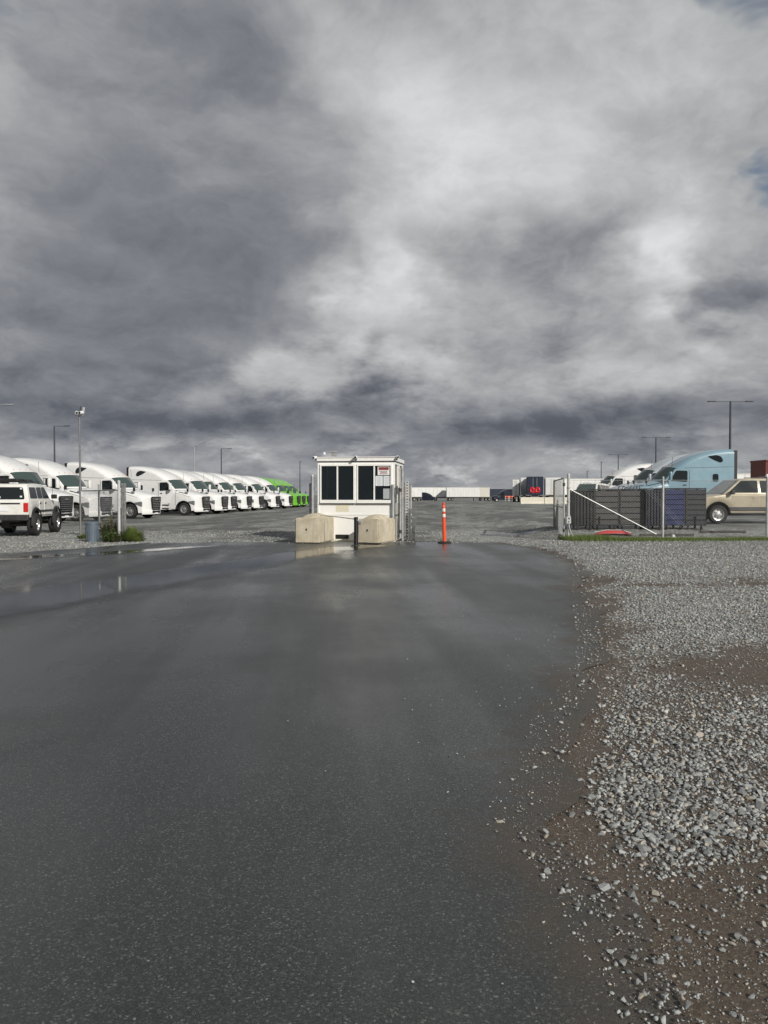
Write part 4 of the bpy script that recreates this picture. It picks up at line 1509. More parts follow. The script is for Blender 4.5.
# ------------------------------------------------------------------ guard booth (front wall on local y = 0, x to the right)
def make_booth():
    root = empty('guard_booth', (-0.86, 23.6, 0.0), R(-8))
    Wd, Dp = 1.20, 2.3
    w = MB()
    w.box((0, 0.04, 0.585), (2 * Wd, 0.08, 1.13)).build('front_wall', 'booth_white', root)
    # thin panel battens on the wall below the windows
    for z in (0.80,):
        MB().box((0, -0.006, z), (2 * Wd - 0.16, 0.012, 0.03)).build('wall_batten', 'booth_trim', root)
    for x in (-Wd + 0.045, Wd - 0.045):
        MB().box((x, 0.035, 1.755), (0.09, 0.09, 1.21)).build('corner_post', 'booth_trim', root, bevel=0.006)
    for x in (-Wd + 0.03, Wd - 0.03):
        MB().box((x, -0.008, 0.585), (0.06, 0.016, 1.13)).build('corner_trim', 'booth_trim', root)
    MB().box((0, 0.04, 2.375), (2 * Wd - 0.004, 0.075, 0.07)).build('header', 'booth_white', root)
    # side walls and back, with their own window bands
    for s in (-1, 1):
        x = s * (Wd - 0.04)
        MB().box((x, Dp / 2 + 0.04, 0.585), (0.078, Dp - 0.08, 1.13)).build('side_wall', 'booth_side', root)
        for y in (0.9, 1.30, Dp - 0.1):
            MB().box((x, y, 1.755), (0.07, 0.10, 1.21)).build('side_post', 'booth_trim', root)
        MB().box((x, Dp / 2 + 0.04, 2.375), (0.074, Dp - 0.09, 0.07)).build('side_header', 'booth_trim', root)
        MB().box((x + s * 0.0, 0.47, 1.745), (0.012, 0.76, 1.16)).build('side_pane', 'glass_booth', root)
        MB().box((x + s * 0.0, 1.76, 1.745), (0.012, 0.82, 1.16)).build('side_pane', 'glass_booth', root)
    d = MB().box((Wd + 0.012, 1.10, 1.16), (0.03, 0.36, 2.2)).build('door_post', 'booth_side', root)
    MB().box((Wd + 0.05, 1.0, 1.05), (0.06, 0.03, 0.16)).build('door_handle', 'chrome', d)
    MB().box((0, Dp - 0.02, 1.20), (2 * Wd - 0.17, 0.06, 2.36)).build('back_wall', 'booth_inside', root)
    MB().box((0, Dp / 2, 0.04), (2 * Wd - 0.17, Dp - 0.2, 0.06)).build('booth_floor', 'booth_inside', root)
    # interior: counter, monitor, chair back
    MB().box((0, 0.32, 1.03), (2 * Wd - 0.2, 0.44, 0.04)).build('counter', 'booth_inside', root)
    mo = MB().box((-0.35, 0.42, 1.27), (0.46, 0.05, 0.30)).box((-0.35, 0.44, 1.08), (0.06, 0.06, 0.1)).build('monitor', 'black_plastic', root)
    MB().box((0.45, 1.2, 1.0), (0.46, 0.08, 0.6)).build('chair_back', 'black_plastic', root, bevel=0.03)
    # roof
    MB().box((0, Dp / 2, 2.422), (2 * Wd + 0.02, Dp + 0.04, 0.025)).build('roof_edge', 'dark_trim', root)
    rf = MB().box((0, Dp / 2, 2.495), (2 * Wd + 0.05, Dp + 0.08, 0.12)).build('roof', 'booth_trim', root, bevel=0.015)
    MB().box((0, -0.050, 2.556), (2 * Wd + 0.08, 0.03, 0.022)).build('roof_lip', 'booth_trim', rf)
    MB().box((-0.88, 0.9, 2.65), (0.16, 0.16, 0.22)).box((-0.88, 0.9, 2.78), (0.22, 0.22, 0.04)).build('roof_vent', 'galvanised', rf)
    MB().cyl((-1.0, 0.05, 2.55), (-1.0, 0.05, 2.65), 0.015, n=6).build('lamp_stalk', 'galvanised', rf)
    MB().cyl((-1.0, 0.05, 2.65), (-1.0, 0.05, 2.72), 0.045, 0.03, 10).build('lamp_globe', 'plate_white', rf)
    MB().box((0, 0.0, 1.745), (0.056, 0.06, 1.19)).build('centre_post', 'booth_trim', root)
    # windows: two sliding units of two panes
    for (a, b) in ((-1.115, -0.03), (0.03, 1.115)):
        z0, z1 = 1.15, 2.34
        f = MB()
        f.box(((a + b) / 2, -0.012, z0 + 0.05), (b - a, 0.075, 0.10))
        f.box(((a + b) / 2, -0.012, z1 - 0.025), (b - a, 0.072, 0.05))
        f.box((a + 0.02, -0.012, (z0 + z1) / 2 + .025), (0.04, 0.070, z1 - z0 - 0.15))
        f.box((b - 0.02, -0.012, (z0 + z1) / 2 + .025), (0.04, 0.070, z1 - z0 - 0.15))
        f.box(((a + b) / 2, -0.010, (z0 + z1) / 2 + .025), (0.042, 0.060, z1 - z0 - 0.15))
        win = f.build('window', 'booth_trim', root)
        for (p, q, yy) in ((a + 0.04, (a + b) / 2 - 0.021, 0.0), ((a + b) / 2 + 0.021, b - 0.04, 0.008)):
            MB().box(((p + q) / 2, yy, (z0 + z1) / 2 + .025), (q - p, 0.008, z1 - z0 - 0.152)).build('pane', 'glass_booth', win)
        MB().box(((a + b) / 2, -0.045, z0 - 0.008), (b - a + 0.03, 0.05, 0.018)).build('window_sill', 'dark_trim', win)
    # notices inside the right-hand pane
    def flat(name, cx, cz, w_, h_, mat, y, par):
        return MB().box((cx, y, cz), (w_, 0.003, h_)).build(name, mat, par)
    sg = flat('notice_sign', 0.86, 2.145, 0.37, 0.28, 'plate_white', -0.006, root)
    flat('notice_heading', 0.86, 2.205, 0.31, 0.085, 'sign_red', -0.0095, sg)
    for zz, ww in ((2.125, 0.26), (2.085, 0.20), (2.045, 0.24)):
        lines = MB()
        x = 0.86 - ww / 2
        rr = random.Random(int(zz * 1000))
        while x < 0.86 + ww / 2 - 0.02:
            l = rr.uniform(0.02, 0.05)
            lines.box((x + l / 2, -0.0095, zz), (l, 0.003, 0.022))
            x += l + 0.012
        lines.build('notice_text', 'sign_red', sg)
    for cx in (0.72, 0.965):
        p = flat('paper_notice', cx, 1.83, 0.225, 0.30, 'paper', -0.006, root)
        for k in range(9):
            flat('text_line', cx - 0.01, 1.94 - k * 0.028, 0.17 - 0.03 * (k % 3), 0.007, 'paper_grey', -0.009, p)
    flat('grey_notice', 0.95, 1.44, 0.21, 0.31, 'paper_grey', -0.006, root)
    # faded sign patch and low vent
    flat('faded_patch', -0.42, 0.99, 0.40, 0.20, 'stain_tan', -0.004, root)
    vt = MB().box((-0.43, -0.010, 0.12), (0.40, 0.02, 0.13)).build('vent', 'black_plastic', root)
    for k in range(3):
        MB().box((-0.43, -0.024, 0.085 + k * 0.035), (0.36, 0.012, 0.006)).build('vent_louvre', 'dark_trim', vt)
    # cameras on the roof corners
    for (x, y, a) in ((-1.24, -0.09, 0.5), (0.02, -0.12, 0.0), (1.26, -0.04, -0.6)):
        c = MB().cyl((x, y + .06, 2.56), (x + 0.10 * math.sin(-a), y - 0.10, 2.54), 0.045, n=10).build('security_camera', 'plate_white', root, smooth=40)
        MB().cyl((x + 0.10 * math.sin(-a), y - 0.10, 2.54), (x + 0.107 * math.sin(-a), y - 0.107, 2.539), 0.034, n=10).build('camera_lens', 'black_plastic', c)
        MB().box((x, y + 0.06, 2.50), (0.04, 0.04, 0.08)).build('camera_bracket', 'dark_trim', c)
    # conduit on the right corner
    cd = MB().tube([(1.15, -0.06, 0.15), (1.15, -0.06, 1.72)], 0.042, 8).build('grey_conduit', 'pole_grey', root, smooth=40)
    MB().box((1.15, -0.03, 1.40), (0.12, 0.02, 0.03)).build('conduit_clip', 'galvanised', cd)
    MB().box((1.235, 0.20, 1.55), (0.06, 0.16, 0.26)).build('junction_box', 'galvanised', root, bevel=0.01)
    MB().box((0, 1.1, 0.0), (2.5, 2.45, 0.03)).build('base_slab', 'barrier_concrete', root)
    tag(root, 'small white guard booth with dark sliding windows at the yard entrance', 'booth')


make_booth()


# ------------------------------------------------------------------ concrete blocks
def concrete_block(x, y, rz, sx, sy, sz, lab, seed):
    rr = random.Random(seed)
    root = empty('concrete_block', (x, y, 0.0), rz)
    bm = bmesh.new()
    bmesh.ops.create_cube(bm, size=1.0)
    for v in bm.verts:
        v.co = Vector((v.co.x * sx, (v.co.y + 0.5) * sy, (v.co.z + 0.5) * sz))
    bmesh.ops.bevel(bm, geom=bm.edges[:], offset=0.035, segments=2, affect='EDGES')
    bmesh.ops.subdivide_edges(bm, edges=[e for e in bm.edges if e.calc_length() > 0.3], cuts=7, use_grid_fill=True)
    for v in bm.verts:
        p = v.co
        v.co += Vector((mnoise.noise(p * 4 + Vector((seed, 0, 0))), mnoise.noise(p * 4 + Vector((0, seed, 0))), mnoise.noise(p * 4 + Vector((0, 0, seed))))) * 0.012
        if v.co.z < 0.01:
            v.co.z = 0.0
    me = bpy.data.meshes.new('block_body')
    bm.to_mesh(me); bm.free()
    for p in me.polygons: p.use_smooth = True
    me.set_sharp_from_angle(angle=R(50))
    me.materials.append(MATS['concrete_block'])
    o = bpy.data.objects.new('block_body', me); col.objects.link(o); o.parent = root
    # worn interlocking ridge on the top
    rings = []
    for k in range(9):
        yy = sy * (0.06 + 0.88 * k / 8)
        ring = []
        e = math.sin(math.pi * min(1, max(0, k / 8 * 1.0))) ** 0.35 if 0 < k < 8 else 0.05
        for j in range(11):
            u = -1 + 2 * j / 10
            zz = sz - 0.02 + (0.145 * (1 - abs(u) ** 2.4)) * e + 0.008 * mnoise.noise((u * 3, yy * 4, seed))
            ring.append((u * sx * 0.36, yy, zz))
        rings.append(ring)
    MB().loft(rings).build('top_ridge', 'concrete_block', root, smooth=60)
    MB().cyl((rr.uniform(-.05, .03), 0.02, sz * 0.55), (0.0, -0.004, sz * 0.55), 0.035, n=7).build('lifting_hole', 'dark_trim', root)
    ch = MB()  # dark pieces along the foot, colouring in the shaded gap under the block
    for k in range(9):
        ch.box((-sx / 2 + sx * (k + .5) / 9, 0.12, 0.012), (sx / 9 * rr.uniform(.4, .8), 0.25, 0.05))
    ch.build('foot_gap_shade', 'frame_steel', root)
    tag(root, lab, 'concrete block', 'concrete blocks in front of the booth')


concrete_block(-2.215, 22.15, R(-11), 0.74, 1.75, 0.74, 'pale concrete block left of the black bollard, before the booth', 3)
concrete_block(-0.46, 22.05, R(-21), 0.66, 1.38, 0.71, 'pale concrete block right of the black bollard, before the booth', 8)

# ------------------------------------------------------------------ bollard with swing bar
bo = empty('bollard', (gx(356, 21.3), 21.3, 0.0))
MB().cyl((0, 0, 0), (0, 0, 0.76), 0.058, n=14).build('post', 'black_plastic', bo, smooth=40)
MB().cyl((0, 0, 0.76), (0, 0, 0.79), 0.066, 0.05, 14).build('post_cap', 'black_plastic', bo, smooth=40)
MB().cyl((0, 0, 0), (0, 0, 0.012), 0.12, n=14).build('base_plate', 'frame_steel', bo)
lk = MB().box((0.10, -0.05, 0.62), (0.08, 0.04, 0.09)).build('padlock', 'chrome', bo, bevel=0.01)
MB().tube([(0.03, -0.05, 0.70), (0.16, -0.05, 0.70), (0.18, -0.05, 0.66)], 0.014, 6).build('hasp', 'galvanised_pale', bo)
tag(bo, 'black steel bollard with padlock between the two concrete blocks', 'bollard')
sb = empty('swing_bar', (gx(356, 21.3), 21.3, 0.0))
MB().tube([(-0.05, 0.02, 0.735), (-0.55, 0.75, 0.775), (-1.15, 1.55, 0.80)], 0.016, 6).build('bar', 'stain_tan', sb)
MB().box((-1.15, 1.55, 0.40), (0.05, 0.05, 0.82)).build('bar_rest', 'galvanised', sb)
tag(sb, 'thin tan bar running from the black bollard to the left concrete block', 'barrier')


# ------------------------------------------------------------------ orange delineator
dl = empty('delineator_post', (gx(444.5, 22.35), 22.35, 0.0))
MB().revolve([(0.001, 0.0), (0.20, 0.0), (0.20, 0.03), (0.15, 0.05), (0.075, 0.055), (0.001, 0.055)], 'z', 20).build('rubber_base', 'rubber', dl, smooth=40)
MB().revolve([(0.052, 0.05), (0.055, 0.30), (0.050, 0.72), (0.046, 1.02), (0.052, 1.03), (0.052, 1.05), (0.038, 1.07), (0.036, 1.13), (0.046, 1.14), (0.046, 1.17), (0.001, 1.175)], 'z', 16).build('tube', 'orange_plastic', dl, smooth=40)
for z in (0.76, 0.92):
    MB().revolve([(0.051, z), (0.052, z + 0.005), (0.051, z + 0.085), (0.049, z + 0.09)], 'z', 16).build('reflective_band', 'reflective_white', dl, smooth=40)
dl.rotation_euler = (R(1), R(-1.5), 0)
tag(dl, 'bright orange delineator post with pale bands right of the booth', 'traffic post')


# ------------------------------------------------------------------ chain link
def mesh_panel(a, b, z0, z1, pitch=0.085, r=0.0020, sag=0.0):
    """diamond mesh between ground points a and b"""
    a = Vector(a); b = Vector(b)
    L_ = (b - a).length
    d = (b - a) / L_
    nrm = Vector((-d.y, d.x, 0))
    H = z1 - z0
    mb = MB()
    k = -H
    while k < L_:
        for s in (1, -1):
            u0, v0, u1, v1 = k, 0.0, k + H, H
            if u0 < 0: v0 -= u0; u0 = 0
            if u1 > L_: v1 -= (u1 - L_); u1 = L_
            if v1 - v0 > 0.02:
                if s < 0:
                    u0, u1 = L_ - u0, L_ - u1
                p = a + d * u0 + Vector((0, 0, z0 + v0)) + nrm * (0.003 * s)
                q = a + d * u1 + Vector((0, 0, z0 + v1)) + nrm * (0.003 * s)
                mb.cyl(p, q, r, n=3, caps=False)
        k += pitch
    return mb


def post(name, parent, x, y, z0, z1, r, mat='galvanised', cap=True):
    o = MB().cyl((x, y, z0), (x, y, z1), r, n=10).build(name, mat, parent, smooth=40)
    if cap:
        MB().revolve([(r * 1.15, z1), (r * 1.1, z1 + r * .6), (0.001, z1 + r * 1.3)], 'z', 10, (x, y, 0)).build('post_cap', mat, o, smooth=50)
    return o


# right-hand fence
FY = 24.0
fr = empty('chain_link_fence', (5.75, FY, 0.0))
FX1 = 16.5
xs_posts = [0.0, gx(663, 24) - 5.75, gx(767, 24) - 5.75, FX1 - 5.75 - 1.2]
for i, x in enumerate(xs_posts):
    post('fence_post', fr, x, 0, -0.05, 2.02 if i == 0 else 1.94, 0.045 if i == 0 else 0.032, 'galvanised_pale' if i in (0, 1) else 'galvanised')
mp = mesh_panel((0.04, 0, 0), (FX1 - 5.75 - 1.2, 0, 0), 0.06, 1.86)
tag(mp.build('chain_mesh', 'wire', fr), kind='stuff')
MB().tube([(0, 0, 1.60), (gx(656, 24) - 5.75, -0.04, 0.18)], 0.016, 8).build('diagonal_brace', 'galvanised_pale', fr, smooth=40)
MB().tube([(0.06, 0, 0.07), (FX1 - 5.75 - 1.2, 0, 0.07)], 0.006, 5).build('tension_wire', 'wire', fr)
MB().tube([(0.06, 0, 1.86), (FX1 - 5.75 - 1.2, 0, 1.86)], 0.006, 5).build('tension_wire', 'wire', fr)
MB().tube([(0.02, -0.06, 0.65), (0.0, -0.07, 0.42), (0.06, -0.07, 0.25), (0.16, -0.07, 0.06)], 0.016, 6).build('hanging_chain', 'galvanised_pale', fr)
pl = MB().box((0.0, -0.062, 0.62), (0.13, 0.015, 0.22)).build('latch_plate', 'galvanised_pale', fr)
for zz in (0.57, 0.67):
    MB().cyl((0, -0.07, zz), (0, -0.074, zz), 0.026, n=8).build('latch_hole', 'black_plastic', pl)
for zz in (0.30, 0.75, 1.2, 1.62):
    MB().cyl((0, 0, zz - .02), (0, 0, zz + .02), 0.062, n=10).build('tension_band', 'galvanised', fr)
tag(fr, 'galvanised chain-link fence with diagonal brace on the right', 'fence')


def gate_leaf(name, a, b, lab, z0=0.10, z1=1.93, board=False, mat='galvanised', r=0.026):
    root = empty(name, (a[0], a[1], 0.0), math.atan2(b[1] - a[1], b[0] - a[0]))
    L_ = math.hypot(b[0] - a[0], b[1] - a[1])
    for x in (0.0, L_):
        MB().cyl((x, 0, z0), (x, 0, z1), r, n=8).build('upright', mat, root, smooth=40)
    for z in (z0, (z0 + z1) / 2, z1):
        MB().cyl((r, 0, z), (L_ - r, 0, z), r * .85, n=8).build('rail', mat, root, smooth=40)
    tag(mesh_panel((0, 0, 0), (L_, 0, 0), z0, z1).build('chain_mesh', 'wire', root), kind='stuff')
    if board:
        for k in range(3):
            MB().box((L_ - 0.55 + k * 0.20, 0.05, (z0 + z1) / 2), (0.16, 0.025, z1 - z0 + (0.04 if k == 1 else 0))).build('board', 'weathered_wood', root, bevel=0.004)
    for z in (z0 + 0.2, z1 - 0.2):
        MB().cyl((0, 0, z - 0.05), (0, 0, z + 0.05), r * 1.5, n=8).build('hinge', 'frame_steel', root)
    tag(root, lab, 'gate')
    return root


gate_leaf('gate_leaf', (5.62, 24.05), (6.28, 28.3), 'swung-open chain-link gate with weathered boards beside the right fence post', board=True)
gate_leaf('gate_leaf', (0.50, 23.2), (0.92, 26.2), 'chain-link gate seen edge-on against the right side of the booth', z1=1.75)
gate_leaf('gate_leaf', (-2.20, 23.9), (-2.62, 27.2), 'chain-link gate seen edge-on against the left side of the booth', z1=1.80)
# loose items against the booth
pg = empty('perforated_post', (0.72, 24.0, 0.0))
MB().box((0, 0, 0.9), (0.10, 0.05, 1.86)).build('post', 'galvanised_pale', pg)
for k in range(20):
    MB().cyl((0, -0.026, 0.12 + k * 0.088), (0, -0.030, 0.12 + k * 0.088), 0.024, n=8).build('hole', 'frame_steel', pg)
tag(pg, 'white perforated metal post standing right of the booth', 'post')
gp = empty('steel_post', (0.56, 23.35, 0.0))
MB().cyl((0, 0, 0), (0, 0, 2.16), 0.038, n=10).build('post', 'galvanised', gp, smooth=40)
MB().revolve([(0.045, 2.16), (0.042, 2.19), (0.001, 2.22)], 'z', 10).build('post_cap', 'galvanised', gp)
tag(gp, 'tall grey steel post in front of the right corner of the booth', 'post')
gp2 = empty('steel_post', (gx(312.5, 23.7), 23.7, 0.0))
MB().cyl((0, 0, 0), (0, 0, 1.98), 0.045, n=10).build('post', 'galvanised', gp2, smooth=40)
MB().revolve([(0.05, 1.98), (0.045, 2.01), (0.001, 2.05)], 'z', 10).build('post_cap', 'galvanised_pale', gp2)
tag(gp2, 'grey steel post behind the left concrete block', 'post')


def mesh_roll(x, y, h, r, lab, seed):
    rr = random.Random(seed)
    root = empty('rolled_chain_link', (x, y, gz(x, y)))
    mb = MB()
    for layer in range(3):
        rl = r * (1 - 0.16 * layer)
        for k in range(12):
            for s in (1, -1):
                pts = []
                for j in range(9):
                    t = j / 8
                    a = 2 * math.pi * k / 12 + s * t * 2.6 + layer
                    pts.append((rl * math.cos(a), rl * math.sin(a), 0.02 + h * t))
                for p, q in zip(pts[:-1], pts[1:]):
                    mb.cyl(p, q, 0.0035, n=3, caps=False)
    tag(mb.build('wire_coil', 'wire', root), kind='stuff')
    for z in (0.3 * h, 0.75 * h):
        ring = [(1.03 * r * math.cos(t), 1.03 * r * math.sin(t), z) for t in [2 * math.pi * k / 16 for k in range(17)]]
        MB().tube(ring, 0.008, 5).build('tie_wire', 'galvanised', root)
    tag(root, lab, 'wire roll')


mesh_roll(0.86, 23.6, 0.98, 0.13, 'roll of chain-link mesh standing beside the booth', 1)
mesh_roll(gx(123.5, 23.5), 23.5, 1.75, 0.07, 'roll of chain-link mesh beside the pale post in the weeds', 2)

# left-hand fence stub: mast side to pale end post
fl = empty('fence_stub', (gx(119, 23.4), 23.4, 0.0))
post('fence_post', fl, 0, 0, -0.05, 1.80, 0.045, 'galvanised_pale')
x1_, y1_ = gx(99, 25.6) - gx(119, 23.4), 2.2
post('fence_post', fl, x1_, y1_, -0.1, 1.72, 0.034)
x2_, y2_ = gx(82, 27.6) - gx(119, 23.4), 4.2
MB().tube([(0, 0, 1.55), (x1_, y1_, 1.55), (x2_, y2_, 1.55)], 0.02, 8).build('top_rail', 'galvanised', fl)
tag(mesh_panel((0, 0, 0), (x1_, y1_, 0), 0.05, 1.55).build('chain_mesh', 'wire', fl), kind='stuff')
tag(mesh_panel((x1_, y1_, 0), (x2_, y2_, 0), 0.05, 1.55).build('chain_mesh', 'wire', fl), kind='stuff')
tag(fl, 'short chain-link fence ending at the pale post in the weeds', 'fence')

# camera mast
ma = empty('camera_mast', (gx(80.3, 27), 27.0, gz(-10.6, 27)))
MB().cyl((0, 0, 0), (0, 0, 4.18), 0.036, 0.032, 10).build('pole', 'mast_grey', ma, smooth=40)
MB().cyl((0, 0, 0), (0, 0, 0.02), 0.12, n=10).build('base_plate', 'galvanised', ma)
hd = MB().box((0, 0, 4.22), (0.30, 0.06, 0.05)).build('cross_arm', 'galvanised', ma)
for (x, a) in ((-0.10, 0.6), (0.12, -0.5)):
    c = MB().cyl((x, 0, 4.30), (x + 0.12 * math.sin(a), -0.16, 4.27), 0.06, n=10).build('security_camera', 'plate_white', ma, smooth=40)
    MB().cyl((x + 0.12 * math.sin(a), -0.16, 4.27), (x + 0.126 * math.sin(a), -0.166, 4.269), 0.045, n=10).build('camera_lens', 'black_plastic', c)
MB().cyl((0.0, 0, 4.2), (0.04, 0, 4.52), 0.014, n=6).build('antenna', 'black_plastic', ma)
MB().cyl((0.14, 0, 4.36), (0.16, -0.02, 4.48), 0.05, 0.04, n=10).build('floodlight', 'galvanised_pale', ma)
tag(ma, 'slim bare mast with cameras on top behind the grey rubbish can', 'mast')

# rubbish can
rc = empty('rubbish_can', (gx(92, 23.2), 23.2, gz(-8.8, 23.2)))
MB().revolve([(0.001, 0.0), (0.165, 0.0), (0.168, 0.03), (0.195, 0.52), (0.205, 0.53), (0.205, 0.56), (0.19, 0.56), (0.16, 0.04), (0.001, 0.04)], 'z', 24).build('can_body', 'can_grey', rc, smooth=40)
ld = MB().revolve([(0.212, 0.555), (0.212, 0.585), (0.15, 0.615), (0.001, 0.625)], 'z', 24).build('lid', 'can_grey', rc, smooth=40)
for s in (-1, 1):
    MB().tube([(s * 0.20, -0.05, 0.42), (s * 0.235, -0.03, 0.40), (s * 0.235, 0.03, 0.40), (s * 0.20, 0.05, 0.42)], 0.009, 6).build('handle', 'galvanised', rc)
rib = MB()
for k in range(16):
    a = 2 * math.pi * k / 16
    rib.box((0.185 * math.cos(a), 0.185 * math.sin(a), 0.28), (0.012, 0.02, 0.42), rz=a, ry=R(3.2))
rib.build('rib', 'can_grey', rc)
tag(rc, 'blue grey lidded rubbish can beside the weeds on the left', 'rubbish can')


# ------------------------------------------------------------------ weeds and grass
def weed_plant(x, y, h, rad, nst, lab, seed, grassy=False):
    rr = random.Random(seed)
    root = empty('weed_plant', (x, y, gz(x, y)))
    stems = MB(); lv = MB()
    for s in range(nst):
        a = rr.random() * 6.283; q = rad * rr.random() ** 0.6
        bx, by = q * 0.5 * math.cos(a), q * 0.5 * math.sin(a)
        hh = h * rr.uniform(0.5, 1.0) * (1 - 0.35 * q / rad)
        tip = Vector((q * math.cos(a) * 1.1, q * math.sin(a) * 1.1, hh))
        p0 = Vector((bx, by, 0))
        if grassy:
            w = rr.uniform(0.006, 0.012)
            side = Vector((-math.sin(a), math.cos(a), 0)) * w
            midp = p0.lerp(tip, 0.55) + Vector((0, 0, hh * 0.18))
            i = lv.verts([p0 - side, p0 + side, midp + side * .8, midp - side * .8, tip])
            lv.f += [[i, i + 1, i + 2, i + 3], [i + 3, i + 2, i + 4]]
            continue
        stems.cyl(p0, tip, 0.006, 0.003, 4, False)
        for k in range(rr.randint(9, 15)):
            t = rr.uniform(0.12, 1.0)
            c = p0.lerp(tip, t)
            aa = rr.random() * 6.283; ll = rr.uniform(0.05, 0.12) * (1.2 - 0.5 * t)
            dr = Vector((math.cos(aa), math.sin(aa), rr.uniform(-0.3, 0.7))).normalized()
            sd = dr.cross(Vector((0, 0, 1))).normalized() * ll * rr.uniform(0.22, 0.38)
            up = sd.cross(dr).normalized() * ll * 0.12
            i = lv.verts([c, c + dr * ll * .5 + sd + up, c + dr * ll, c + dr * ll * .5 - sd + up])
            lv.f += [[i, i + 1, i + 2], [i, i + 2, i + 3]]
    if stems.v:
        stems.build('stem', 'bark', root)
    tag(lv.build('foliage', 'grass_blade' if grassy else 'weed_leaf', root), kind='stuff')
    tag(root, lab, 'plant')


weed_plant(gx(109, 23.6), 23.75, 0.95, 0.42, 110, 'tall leafy weed between the grey rubbish can and pale fence post', 1)
weed_plant(gx(114, 23.4), 23.15, 0.42, 0.34, 60, 'low leafy weed in front of the pale fence post', 2)
weed_plant(gx(131, 23.5), 23.5, 0.58, 0.48, 620, 'bright grassy tuft right of the pale fence post', 3, True)
weed_plant(gx(84, 25), 25.0, 0.22, 0.35, 200, 'small grassy tuft behind the grey rubbish can at the mast', 4, True)
weed_plant(gx(137, 23.5), 23.35, 0.25, 0.45, 300, 'short grassy fringe at the right end of the weeds', 5, True)


def grass_strip():
    rr = random.Random(21)
    mb = MB()
    n = 0
    while n < 34000:
        x = rr.uniform(5.55, 16.5); y = 23.72 + rr.gauss(0, 0.40) + 0.02 * (x - 5)
        dens = 0.55 + 0.8 * mnoise.noise((x * 0.9, y * 1.5, 0)) + 0.3 * mnoise.noise((x * 3, y * 3, 3))
        if x < 9: dens += 0.25
        if rr.random() > dens: continue
        n += 1
        h = rr.uniform(0.05, 0.14) * (1.6 if x < 7 else 1.0)
        a = rr.random() * 6.283; w = 0.005
        sd = Vector((math.cos(a), math.sin(a), 0)) * w
        p = Vector((x, y, max(gz(x, y), sh(x, y) * (1 - sstep(22.8, 24.4, y)) + (gz(x, y)) * sstep(22.8, 24.4, y)) - 0.005))
        tip = p + Vector((rr.gauss(0, 0.03), rr.gauss(0, 0.03), h))
        i = mb.verts([p - sd, p + sd, tip])
        mb.f.append([i, i + 1, i + 2])
    o = mb.build('grass', 'grass_blade')
    tag(o, 'strip of short green grass at the foot of the right fence', 'grass', kind='stuff')


grass_strip()
rt = empty('red_tarp', (gx(613, 25.2), 25.2, gz(8, 25.2)))
rings = []
for k in range(9):
    u = -1 + 2 * k / 8
    rings.append([(u * 0.62, -0.16 + 0.32 * j / 4, 0.01 + (0.15 + 0.03 * mnoise.noise((u * 2, j, 0))) * (1 - abs(u) ** 3) * math.sin(math.pi * (0.12 + 0.76 * j / 4))) for j in range(5)])
MB().loft(rings).build('folded_sheet', 'tarp_red', rt, smooth=60)
MB().tube([(-0.6, 0, 0.10), (-0.2, 0.02, 0.17), (0.3, 0.0, 0.17), (0.6, 0, 0.08)], 0.008, 5).build('cord', 'plate_white', rt)
tag(rt, 'folded red plastic sheet on the grass under the slatted containers', 'sheet')


# ------------------------------------------------------------------ slatted containers behind the fence
def slat_box(px0, px1, d, ht, dep, frame_m, slat_m, nsl, lab, name='slatted_container', rz=0.0, vertical=False, hooks=False, group='wheeled containers behind the fence'):
    x0, x1 = gx(px0, d), gx(px1, d)
    w = x1 - x0
    xc = (x0 + x1) / 2
    root = empty(name, (xc, d, gz(xc, d)), rz)
    zb = 0.13
    MB().box((0, dep / 2, zb + ht / 2), (w - 0.05, dep - 0.05, ht - 0.04)).build('liner', frame_m, root, bevel=0.01)
    for sx_ in (-1, 1):
        for sy_ in (0.0, dep):
            MB().box((sx_ * (w / 2 - 0.02), sy_, zb + ht / 2), (0.04, 0.04, ht)).build('corner_upright', frame_m, root)
    hstep = (ht - 0.06) / nsl
    if vertical:
        wstep = (w - 0.10) / nsl
        for k in range(nsl):
            MB().box((-w / 2 + 0.05 + wstep * (k + .5), -0.005, zb + ht / 2), (wstep * 0.72, 0.03, ht - 0.08)).build('rib', slat_m, root, bevel=0.005)
    else:
        for k in range(nsl):
            MB().box((0, -0.004, zb + 0.03 + hstep * (k + .5)), (w - 0.085, 0.028, hstep * 0.86)).build('slat', slat_m, root, bevel=0.004)
            for sx_ in (-1, 1):
                MB().box((sx_ * (w / 2 - 0.004), dep / 2, zb + 0.03 + hstep * (k + .5)), (0.024, dep - 0.09, hstep * 0.86)).build('side_slat', slat_m, root, bevel=0.004)
    MB().box((0, dep / 2, zb + ht + 0.012), (w + 0.02, dep + 0.05, 0.035)).build('rim', frame_m, root, bevel=0.01)
    for sx_ in (-1, 1):
        for sy_ in (0.08, dep - 0.08):
            MB().cyl((sx_ * (w / 2 - 0.12) - .02, sy_, 0.06), (sx_ * (w / 2 - 0.12) + .02, sy_, 0.06), 0.06, n=12).box((sx_ * (w / 2 - 0.12), sy_, 0.11), (0.05, 0.05, 0.06)).build('castor', 'rubber', root)
    if hooks:
        rr = random.Random(int(px0))
        for k in range(7):
            u = -w / 2 + w * (k + .5) / 7
            MB().tube([(u, dep / 2, zb + ht), (u + rr.uniform(-.05, .05), dep / 2, zb + ht + rr.uniform(0.06, .13)), (u + rr.uniform(0.02, .12), dep / 2 - .03, zb + ht + rr.uniform(.08, .17))], 0.014, 5).build('loose_rod', 'frame_steel', root)
    tag(root, lab, 'container', group)
    return root


